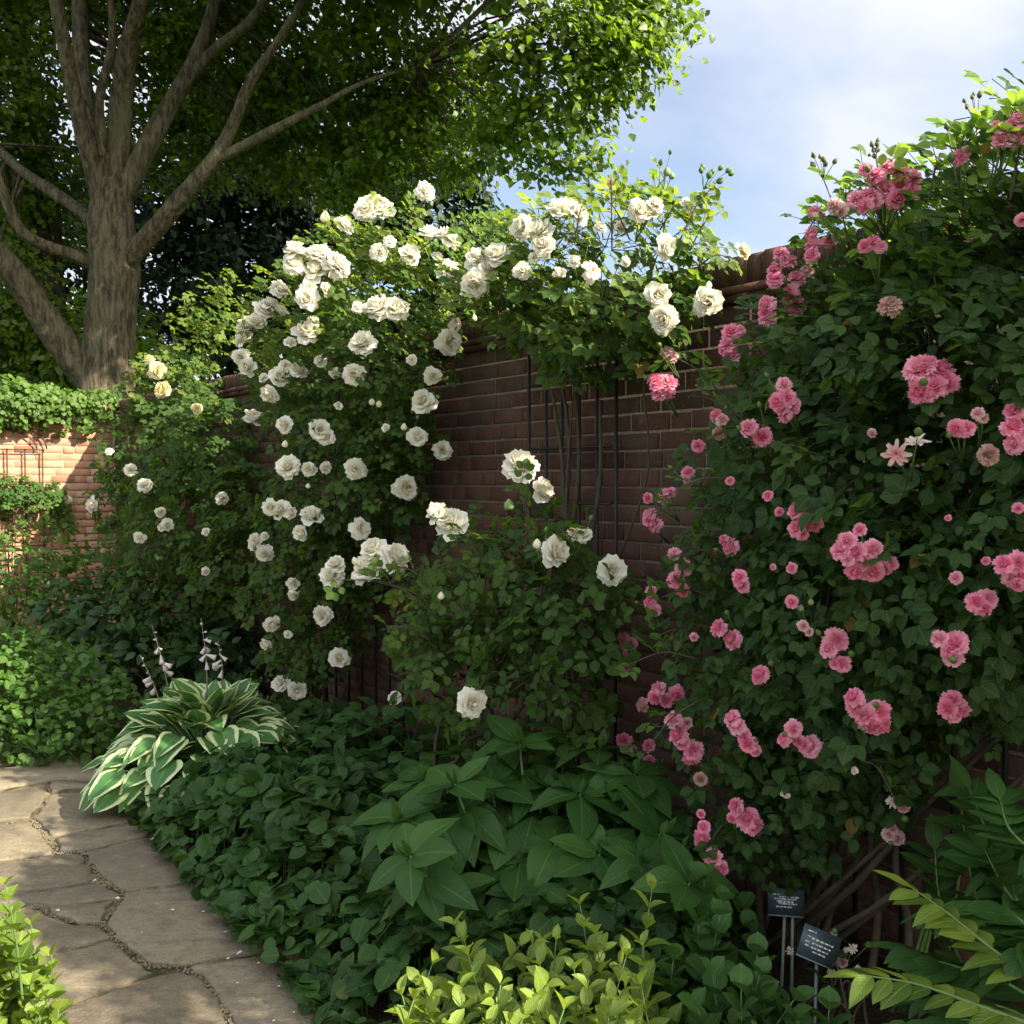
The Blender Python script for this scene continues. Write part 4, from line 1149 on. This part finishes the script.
# ------------------------------------------------------------------ broad-leaved plant in whorls
bc = at_z(545, 950, 0)
broot = empty('broad_leaved_plant', bc, 'large mound of broad pointed mid-green leaves in the front of the bed', 'plant')
mb = MB(); st = MB()
wh = [(425,795),(470,770),(520,760),(565,748),(600,765),(635,790),(400,835),(440,830),(490,800),(540,800),(580,810),(620,830),(660,850),(410,872),(460,860),(510,845),(555,860),(600,870),(645,880),
      (680,870),(440,905),(490,900),(540,905),(590,915),(470,935),(660,905),(690,900),(520,880),(620,795),(575,840),(455,800)]
for (x, y) in wh:
    fr = (y - 740) / 200.0
    Z = 3.55 - .75 * fr + rng.normal() * .10
    p = at_depth(x, y - 16, Z)
    tilt = nrm(UP - np.array([0, .16, 0]) + (p - (bc + UP * .2)) * np.array([1, 1, 0]) * .9 + rdir(1)[0] * .15)
    u = nrm(np.cross(tilt, [.3, .8, .1])); w = np.cross(tilt, u); a0 = rng.random() * 6.28
    nn = rng.integers(5, 8)
    for k in range(nn):
        a = a0 + k * 2 * math.pi / nn + rng.normal() * .18; r_ = u * math.cos(a) + w * math.sin(a)
        D = nrm(r_ + tilt * (.12 + rng.normal() * .16)); N_ = nrm(tilt - r_ * .1 + rdir(1)[0] * .16)
        ln = .140 + .065 * rng.random()
        mb.put(T_BIG[rng.integers(0, 3)], (p + r_ * .008)[None], D[None], N_[None], ln, 1.02 + .18 * rng.random(), np.array([rng.random()]))
    for k in range(3):
        r_ = rdir(1)[0]; D = nrm(r_ * .5 + tilt)
        mb.put(T_BIG[0], p[None], D[None], r_[None], .05 + .03 * rng.random(), .8, np.array([.9]))
    # lower pair further down the stem
    q = p - tilt * .1
    for k in range(5):
        a = rng.random() * 6.28; r_ = u * math.cos(a) + w * math.sin(a)
        mb.put(T_BIG[1], q[None], nrm(r_ - UP * .2)[None], tilt[None], .14 + .05 * rng.random(), 1.1, np.array([rng.random() * .5]))
    b = bc + (p - bc) * [.35, .35, 0]
    st.tube([b, b * .5 + p * .5, p], [.006, .005, .0035], 6, smooth_n=3)
obj('leaves', mb, M['big'], broot, smooth=True)
obj('stems', st, M['stem'], broot, smooth=True)

# ------------------------------------------------------------------ shrubs of upright shoots (front)
def shoots(name, label, tips, base_drop, mat, ls, nodes=7, width=1.0, tms=T_ELL, lean=.15, spread=1.0):
    P0 = np.mean([t for t in tips], 0); root = empty(name, P0 * [1, 1, 0], label, 'shrub')
    mb = MB(); st = MB()
    for tip in tips:
        L = base_drop * (.8 + .4 * rng.random())
        b = tip - UP * L + np.array([rng.normal(), rng.normal(), 0]) * lean * L
        b[2] = max(b[2], .0)
        mid = (tip + b) / 2 + rdir(1)[0] * .015
        pts, rr = catmull(np.array([b, mid, tip]), np.array([.0035, .0028, .0014]), 6); st.tube(pts, rr, 5)
        ax = nrm(tip - b); u = nrm(np.cross(ax, rdir(1)[0])); w = np.cross(ax, u); a = rng.random() * 6
        for k in range(nodes):
            f = 1 - (k / nodes) * .8; q = b + (tip - b) * f
            i = f * (len(pts) - 1); j = min(int(i), len(pts) - 2); q = pts[j] + (pts[j + 1] - pts[j]) * (i - j)
            for sg in (0, math.pi):
                aa = a + k * 1.57 + sg + rng.normal() * .25; r_ = u * math.cos(aa) + w * math.sin(aa)
                op = (.55 + .12 * k) * spread
                D = nrm(ax + r_ * op); N_ = nrm(ax - r_ * .4 + rdir(1)[0] * .3)
                mb.put(tms[rng.integers(0, len(tms))], q[None], D[None], N_[None], ls * (.65 + .12 * min(k, 3)) * (.8 + .35 * rng.random()), width, np.array([np.clip(.95 - k * .12 + rng.normal() * .12, 0, 1)]))
    obj('leaves', mb, M[mat], root, smooth=True); obj('stems', st, M['stem'], root, smooth=True)
    return root
tips = [at_depth(652, 890, 2.45), at_depth(580, 905, 2.4)]
for x, y in ((455,925),(430,965),(480,955),(520,945),(560,940),(600,935),(640,945),(615,965),(580,970),(545,985),(500,985),(460,990),(425,1000),(650,985),(605,1000),(565,1010),(520,1015),(640,1020),(475,1025),(440,1030),(600,1040),
             (415,985),(625,990),(590,990),(535,965)):
    tips.append(at_depth(x + rng.normal() * 5, y, 2.42 - .40 * (y - 900) / 120 + rng.normal() * .05))
    tips.append(at_depth(x + rng.normal() * 18, y + 14 + rng.normal() * 8, 2.46 - .40 * (y - 900) / 120 + rng.normal() * .07))
shoots('shrub', 'bright lime-green shrub at the bottom centre of the flower bed', tips, .40, 'lime', .070, 7, 1.2, lean=.3, spread=1.5)
tips = [at_depth(x + rng.normal() * 6, y, 2.75 - .5 * (y - 850) / 150 + rng.normal() * .05) for x, y in ((700,880),(725,900),(690,925),(720,940),(750,955),(710,975),(740,990),(770,1000),(700,1010),(735,1030),(765,1040),(800,1020),(680,960),(760,975),(715,915),(790,1000),(830,1010))]
shoots('shrub', 'dark mid-sized leafy plant left of the plant labels', tips, .35, 'big', .085, 6, 1.15, T_LEAFLET, spread=1.5)
tips = [at_depth(x + rng.normal() * 3, y, 2.55 - .1 * (y - 880) / 140 + rng.normal() * .06) for x, y in ((5,885),(-10,910),(15,915),(20,945),(0,945),(35,968),(10,975),(40,1000),(20,1005),(0,1010),(50,1025),(25,1035),(-20,960),(-30,1000),(48,985),(-5,1040),(-35,930),(10,898),(28,925),(5,930),(-15,940),(12,955),(30,985),(55,1010),(0,985),(22,1018),(-10,1015),(38,1015),(45,955))]
shoots('shrub', 'bright green seedling plant at the bottom left corner of the path', tips, .32, 'lime', .050, 6, 1.5, T_LEAFLET, spread=1.5)

# ------------------------------------------------------------------ arching plant at bottom right with paired leaflets
proot = empty('arching_shrub', at_depth(1040, 1100, 1.9) * [1, 1, 0], 'shrub with arching sprays of paired pointed leaves in the bottom right corner', 'shrub')
mbl, mbd, st = MB(), MB(), MB()
sprays = [  # points (px, py, depth), leaflet length, painted as sunlit (paler leaf colour) or not
 ([(1050,985,1.95),(1000,955,2.0),(950,915,2.05),(912,888,2.08)], .105, 1),
 ([(1060,1035,1.85),(990,1010,1.9),(920,985,1.95),(862,975,1.97)], .095, 1),
 ([(1000,1000,2.3),(985,930,2.35),(970,870,2.4),(960,800,2.45)], .115, 0),
 ([(1040,930,2.2),(1010,890,2.25),(990,840,2.3),(970,790,2.35)], .115, 0),
 ([(1050,1010,2.1),(1000,980,2.15),(950,965,2.2),(905,950,2.25)], .115, 0),
 ([(1060,900,2.1),(1040,860,2.1),(1010,830,2.15),(1000,800,2.2)], .115, 0),
 ([(1060,960,2.0),(1020,920,2.1),(980,905,2.15),(935,910,2.2)], .115, 0),
 ([(1080,1060,1.9),(1020,1030,2.0),(960,1020,2.05),(900,1025,2.1)], .115, 0),
 ([(1060,1040,2.2),(1010,1010,2.25),(960,1000,2.3),(920,1000,2.35)], .090, 0),
 ([(1060,1000,2.2),(1030,930,2.2),(1000,880,2.2),(985,850,2.25)], .12, 0),
 ([(1090,960,2.0),(1050,940,2.0),(1015,950,2.0),(990,975,2.05)], .11, 0),
 ([(1020,1080,2.0),(985,1040,2.05),(950,1030,2.1),(915,1040,2.1)], .11, 0),
 ([(1000,1050,2.4),(960,960,2.4),(940,900,2.4),(935,850,2.45)], .12, 0),
 ([(1080,880,2.3),(1050,850,2.3),(1020,850,2.3),(990,870,2.3)], .115, 0)]
for pts, ln, br in sprays:
    P = np.array([at_depth(*p) for p in pts]); C_, rr = catmull(P, np.array([.006, .0045, .003, .0015]), 6)
    st.tube(C_, rr, 6)
    mbx = mbl if br else mbd  # paler material paints the sunlit look on the bright sprays
    m = len(C_)
    for k in range(3, m, 2):
        t = nrm(C_[min(k + 1, m - 1)] - C_[k - 1]); side = nrm(np.cross(t, UP))
        for sg in (-1, 1):
            D = nrm(t * .75 + side * sg * .8 + rdir(1)[0] * .15 - UP * .12); N_ = nrm(UP + side * sg * .3 + rdir(1)[0] * .25)
            mbx.put(T_BIG[rng.integers(0, 3)], C_[k][None], D[None], N_[None], ln * (.75 + .4 * rng.random()) * (1 - .3 * (k / m) ** 3), .95 if br else 1.12, np.array([rng.random()]))
    t = nrm(C_[-1] - C_[-3])
    mbx.put(T_BIG[0], C_[-1][None], t[None], UP[None], ln * .8, .85, np.array([.9]))
obj('bright_sprays', mbl, M['lime'], proot, smooth=True)
obj('dark_sprays', mbd, M['big'], proot, smooth=True)
obj('stems', st, M['stem'], proot, smooth=True)
# thin wisp climbing the wall above it, and a small white-flowered rose at the foot of the wall
bush('vine', 'wispy small-leaved vine climbing the brick above the arching shrub', 'vine', [(945,790,22,o_(.12),.5),(960,815,20,o_(.15),.5),(930,800,12,o_(.1),.5)], 'rose', 110, .05, W1(1.62, .12, 0), T_LEAFLET, ph=2.2, stems=8)
add_root = empty('shrub_rose', W1(2.05, .55, 0), 'small low rose with tiny pale blooms beside the tilted plant label', 'rose bush')
sphs = spheres_from([(850,975,24,o_(.6),.6),(830,990,26,o_(.65),.7),(870,985,22,o_(.6),.5)])
P, O = sites(sphs, 120, .4, .6); n = len(P); mb = MB()
N_ = nrm(UP * .8 + rdir(n) * .5); compound(mb, P, nrm(np.cross(N_, rdir(n))), N_, .07, .032)
obj('foliage', mb, M['pinkrose'], add_root)
st = MB(); canes(st, sphs[0][0] * [1, 1, 0], [p for p in P[:8]], .004, .01); obj('canes', st, M['cane'], add_root)
add_blooms(add_root, [(853,949,5,'star'),(842,962,5,'palepink'),(858,968,3,'spent'),(846,950,3,'star'),(790,951,4,'star'),(832,972,4,'spent'),(735,911,4,'star'),(834,934,3,'star')], sphs, .5, W1(2.2, .3, .1), None, fixed_off=.52)

# ------------------------------------------------------------------ plant labels
def plaque(label, c, wv, hv, w, h, stakes, lines, foot):
    """a slate plaque on one or two thin stakes; the writing is too small to read in the photograph, so it is short strokes"""
    n = nrm(np.cross(wv, hv)); n = n if n @ (CAM - c) > 0 else -n
    root = empty('plant_label', np.array([c[0], c[1], 0]), label, 'plant label')
    mb = MB(); mb.box(c, wv, hv, n, w / 2, h / 2, .0025); obj('plaque', mb, M['slate'], root)
    mb = MB(); mb.box(c - hv * (h / 2 + .0015) + n * .001, wv, hv, n, w / 2, .0016, .0035); obj('edge_strip', mb, M['steel'], root)
    mb = MB()
    for (y, x0, x1, th) in lines:
        x = x0
        while x < x1 - .01:
            ww = min(.05 + rng.random() * .12, x1 - x)
            cc = c + wv * ((x + ww / 2 - .5) * w) + hv * ((.5 - y) * h) + n * .0032
            mb.box(cc, wv, hv, n, ww * w / 2 * .94, th * h / 2 * (.7 + .5 * rng.random()), .0004); x += ww + .018
    obj('lettering', mb, M['letter'], root)
    for dx in stakes:
        a = c + wv * (dx * w) - hv * (h * .5) - n * .006; b = np.array([a[0] + rng.normal() * .003, a[1] + .01, -.02])
        mb = MB(); mb.box((a + b) / 2, wv, nrm(a - b), n, .0042, np.linalg.norm(a - b) / 2, .0018); obj('stake', mb, M['steel'], root)
c1 = at_off(786, 902, .42)
plaque('dark rectangular plant label facing straight out near the wall', c1, nrm(np.array([1, -.06, -.05])), nrm(np.array([.04, .12, 1])), 36 * c1[1] / F, 26 * c1[1] / F, (-.02, .2),
       [(.22, .10, .30, .05), (.30, .30, .85, .05), (.38, .16, .80, .05), (.48, .24, .70, .09), (.56, .30, .80, .05), (.68, .22, .66, .06)], None)
c2 = at_off(819, 946, .62)
wv = nrm(np.array([.92, -.05, -.38])); hv = nrm(np.array([.34, .30, .92])); hv = nrm(hv - wv * (hv @ wv))
plaque('tilted slate plant label with white lettering on a single stake', c2, wv, hv, 40 * c2[1] / F, 31 * c2[1] / F, (.08,),
       [(.16, .12, .34, .05), (.33, .14, .24, .04), (.36, .26, .86, .06), (.50, .12, .24, .05), (.50, .30, .80, .05), (.62, .14, .24, .05), (.63, .30, .76, .05), (.75, .36, .72, .05)], None)

# ------------------------------------------------------------------ trees beyond the wall
def clumps(sph, per_m2, leaves, crad, gap=.6, ph=0., shell=.55):
    C_, O_ = [], []
    for c, R, dn in sph:
        n = max(1, int(per_m2 * dn * 4 * math.pi * R * R)); d = rdir(n)
        fr = np.where(rng.random(n) < shell, .85 + .2 * rng.random(n), rng.random(n) ** .5)
        C_.append(c + d * (R * fr)[:, None]); O_.append(d)
    C_ = np.concatenate(C_); O_ = np.concatenate(O_)
    keep = lump(C_, 1.1, ph) > -gap; C_, O_ = C_[keep], O_[keep]
    n = len(C_); k = leaves
    cr = crad * (.6 + .8 * rng.random(n))
    off = np.clip(rng.normal(size=(n, k, 3)), -1.5, 1.5) * np.array([1, 1, .55]) * .55
    P = (C_[:, None] + off * cr[:, None, None]).reshape(-1, 3)
    O = np.repeat(O_, k, 0) + off.reshape(-1, 3) * .5
    return P, nrm(O), C_
def tree(name, label, branches, sph, leafmat, barkmat, per_m2, leaves, crad, ls, base, gap=.6, ph=0., extra=None, twigs=True):
    root = empty(name, base, label, 'tree')
    mb = MB()
    ends = []
    for br, sides in branches:
        P = np.array([at_depth(x, y, z) for x, y, r, z in br]); rr = np.array([r * z / F for x, y, r, z in br])
        mb.tube(P, rr, sides, smooth_n=7, rough=.07); ends.append(P)
    C_all = None
    P, O, C_ = clumps(sph, per_m2, leaves, crad, gap, ph)
    if extra:
        P2, O2, C2 = clumps(extra[0], extra[1], extra[2], extra[3], .8, ph); P = np.vstack([P, P2]); O = np.vstack([O, O2]); C_ = np.vstack([C_, C2]); nx = len(P2)
    if twigs and ends:
        A = np.vstack([catmull(e, np.ones(len(e)), 6)[0][4:] for e in ends])
        for c in C_[rng.choice(len(C_), min(len(C_), 420), replace=False)]:
            j = np.argmin(np.linalg.norm(A - c, axis=1)); a = A[j]
            dl = np.linalg.norm(a - c)
            if dl > 5.5: continue
            mid = a * .5 + c * .5 + UP * dl * .08 + rdir(1)[0] * dl * .06
            mb.tube([a, mid, c], [.012 + .006 * dl, .008 + .003 * dl, .006], 5, smooth_n=3)
    obj('trunk', mb, M[barkmat], root, smooth=True)
    n = len(P); N_ = nrm(O * .2 + UP * .25 + SUNV * .8 + rdir(n) * .65); D = nrm(np.cross(N_, rdir(n)) - UP * .35)
    sz = ls * (.6 + .7 * rng.random(n))
    if extra: sz[-nx:] *= extra[4]
    mb = MB(); put_many(mb, T_TREE, P, D, N_, sz)
    obj('crown', mb, M[leafmat], root)
    return root
Z0 = 14.5
br = [([(108,560,34,Z0),(108,470,29,Z0),(109,380,25,Z0),(111,300,23.5,Z0),(113,245,24,Z0),(113,205,20,Z0),(115,180,15,Z0)], 18),
      ([(113,215,13,Z0),(118,150,12,Z0),(122,100,11,Z0-.1),(128,50,10,Z0-.3),(140,5,8,Z0-.6),(155,-60,6,Z0-1),(170,-160,4,Z0-1.2)], 12),
      ([(108,215,12,Z0),(92,165,9,Z0-.2),(78,110,8,Z0-.5),(65,50,7,Z0-.8),(56,0,6.5,Z0-1),(50,-70,5,Z0-1.3),(40,-180,3,Z0-1.5)], 12),
      ([(116,205,13,Z0),(140,160,11,Z0+.1),(165,115,9,Z0+.2),(187,75,8,Z0+.3),(210,20,6.5,Z0+.4),(228,-50,5,Z0+.5),(250,-150,3,Z0+.6)], 12),
      ([(184,85,6,Z0+.3),(215,50,5.5,Z0+.1),(250,22,5,Z0-.2),(285,-30,4,Z0-.5),(330,-90,3,Z0-1)], 9),
      ([(125,262,12,Z0),(145,240,10,Z0-.2),(180,200,9,Z0-.5),(214,160,8,Z0-.8),(234,122,6,Z0-.9),(252,80,5,Z0-1),(285,30,4,Z0-1.2),(320,-30,3,Z0-1.4)], 12),
      ([(212,162,6,Z0-.8),(240,148,5.5,Z0-.9),(270,132,5,Z0-1.1),(320,106,3.4,Z0-1.2),(365,82,2.2,Z0-1.0),(420,66,1.2,Z0-.6)], 9),
      ([(100,270,9,Z0),(75,256,6,Z0-.3),(45,245,5.5,Z0-.6),(20,230,5.5,Z0-.8),(6,200,5,Z0-.9),(-5,160,4,Z0-1),(-15,90,3,Z0-1)], 10),
      ([(95,380,17,Z0),(72,358,15,Z0-.1),(48,322,14,Z0-.3),(22,285,13,Z0-.5),(-8,250,12,Z0-.8),(-60,200,10,Z0-1),(-120,120,7,Z0-1)], 14),
      ([(106,215,9,Z0+.1),(92,150,10,Z0+.4),(84,90,9,Z0+.7),(80,20,8,Z0+1),(80,-60,6,Z0+1.2)], 10),
      ([(104,240,7,Z0+.2),(85,215,6,Z0+.5),(50,190,6,Z0+.9),(15,165,5,Z0+1.2),(-30,120,4,Z0+1.5)], 8),
      ([(110,200,8,Z0+.1),(103,150,6,Z0-.2),(100,100,4.5,Z0-.4),(112,40,4,Z0-.6),(108,-30,3,Z0-.8)], 8)]
def sp(lst): return spheres_from([(x, y, r, z_(z)) + ((d,) if d is not None else ()) for x, y, r, z, d in [(q + (None,) if len(q) == 4 else q) for q in lst]])
crown = sp([(650,22,36,12.6,1.0),(622,62,36,12.4,1.0),(600,100,32,12.4,1.0),(575,145,30,12.5,.8),(592,170,15,12.5,1.2),(560,60,60,13.2,.7),(600,20,44,12.6,.7),(500,30,70,13.8,.7),(520,80,40,13.2,.6),(500,125,36,13.6,.8),(625,-25,40,12.8,.6),(678,14,14,12.4,1.0),(540,120,32,13,.8),(550,170,16,12.9,.9),(640,45,22,12.0,.8),
            (425,50,80,15),(440,130,60,15.5),(340,60,85,16.5),(380,150,60,16.5),(262,60,80,17),(190,40,80,17.5),(262,140,50,17.8),(120,40,85,18),(40,50,85,18),(-40,80,90,17),(60,140,60,18.5),(180,130,60,18.5),(320,140,60,17.5),
            (-20,300,60,17),(30,200,60,19),(465,165,26,14.5)])
upper_shade = sp([(x, y, 180, z) for x, y, z in ((-320,-60,16),(-60,-230,17),(130,-240,17),(330,-230,16),(520,-220,15),(540,-235,14),(240,-400,16),(450,-380,15),(20,-400,16),(-200,-340,16),(470,-400,14),(660,-520,14),(560,-480,14),(130,-560,16),(350,-540,15),(500,-350,11.5),(420,-230,12),(560,-500,11.5),(300,-270,12.5),(300,-450,12.5),(180,-330,13))])  # unseen upper crown, part of it added to shade trunk and lower canopy
tree('maple_tree', 'big old spreading tree with grey-brown forked trunk behind the wall corner', br, crown, 'tree', 'bark', 4.8, 56, .46, .112, at_depth(108, 560, Z0) * [1, 1, 0], gap=.50,
     extra=(upper_shade, 1.5, 30, .75, 2.5))
dk = sp([(250,220,75,22),(170,250,75,22),(330,215,75,22),(400,225,60,22),(440,190,45,22),(250,300,70,21),(340,300,70,21),(150,330,60,21),(420,290,55,22),(60,300,70,23),(90,230,60,23),(0,230,60,23),(480,215,26,22.5),(430,150,40,23),(300,150,60,23),(220,160,60,23),(200,380,60,21),(300,380,60,21),(400,360,60,21),(120,390,60,21),(470,300,50,21),(500,350,50,21),(560,340,50,21)])
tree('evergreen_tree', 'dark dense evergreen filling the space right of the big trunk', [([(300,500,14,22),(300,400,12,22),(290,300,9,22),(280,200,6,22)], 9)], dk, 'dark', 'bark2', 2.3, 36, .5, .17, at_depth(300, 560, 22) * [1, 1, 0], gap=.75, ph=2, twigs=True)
tree('slim_tree', 'second, darker leaning trunk behind the left side of the big tree', [([(52,520,24,19),(48,400,22,19),(44,300,20,19),(40,200,18,19),(30,110,14,19),(15,20,10,19),(0,-80,6,19)], 12)],
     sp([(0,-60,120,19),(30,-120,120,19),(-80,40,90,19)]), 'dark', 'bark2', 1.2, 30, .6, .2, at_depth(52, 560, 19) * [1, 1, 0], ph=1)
tree('small_tree', 'pale green sunlit small tree peeping out between the two white roses', [([(485,480,5,20),(488,300,4,20),(490,240,3,20)], 6)],
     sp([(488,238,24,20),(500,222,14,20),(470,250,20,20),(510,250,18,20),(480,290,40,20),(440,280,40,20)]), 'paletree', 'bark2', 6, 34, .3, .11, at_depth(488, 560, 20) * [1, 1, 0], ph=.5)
# hedge beyond the orange wall and shrub beyond the long wall
hd = sp([(x, 340 + 10 * math.sin(x), 42, 17) for x in range(-160, 120, 34)] + [(x, 395, 45, 17) for x in range(-160, 120, 34)] + [(x, 450, 45, 17) for x in range(-160, 120, 40)])
root = empty('hedge', at_depth(20, 560, 17) * [1, 1, 0], 'dim garden hedge under the big tree beyond the orange wall', 'hedge')
P, O, C_ = clumps(hd, 3.2, 34, .4); n = len(P); mb = MB(); N_ = nrm(O * .5 + UP * .5 + rdir(n) * .7); put_many(mb, T_TREE, P, nrm(np.cross(N_, rdir(n)) - UP * .2), N_, .12 * (.6 + .7 * rng.random(n)))
obj('foliage', mb, M['tree'], root)
mb = MB()
for x in range(-150, 110, 26): mb.tube([at_depth(x, 480, 17) * [1, 1, 0], at_depth(x, 470, 17), at_depth(x + 6, 360, 17)], [.06, .05, .02], 6)
obj('stems', mb, M['bark2'], root)

# ------------------------------------------------------------------ fallen petals
pv = leaf_tm(3, 1, .9, .55, .2, -.2, .6)
pm = MB(); pm.put(pv, np.zeros((1, 3)), np.array([[0, 1, 0]]), np.array([[0, 0, 1]]), 1.0, 1.0, np.array([.5]))
pme = pm.mesh('fallen_petal', M['white'], smooth=True)
for zx, zy, r in ((438,340,12),(512,545,7),(590,548,6),(690,578,6),(713,588,6),(655,608,10),(683,607,6),(735,627,6),(690,675,11),(660,688,7),(175,547,7),(350,512,8),(843,730,6),(810,768,6),(880,765,6),(937,797,8),(988,828,6),
                  (485,370,6),(560,408,5),(270,462,7),(640,485,6),(700,535,6),(795,870,6),(700,757,5),(530,440,4),(600,520,4),(760,700,5),(420,610,4),(860,840,5)):
    p = at_z(zx / 2.926, 724 + zy / 2.926, .006)
    if wall_coords(p)[1] < 1.47: p[2] = .03
    q = Quaternion((0, 0, 1), rng.random() * 6.28) @ Quaternion((1, 0, 0), rng.normal() * .15)
    o = obj_me('fallen_petal', pme, None, p, q, max(.010, r * 1.9 / 2.926 * p[1] / F))
    tag(o, 'small white rose petal lying on the stone paving beside the bed', 'petal', 'fallen petals on the paving')
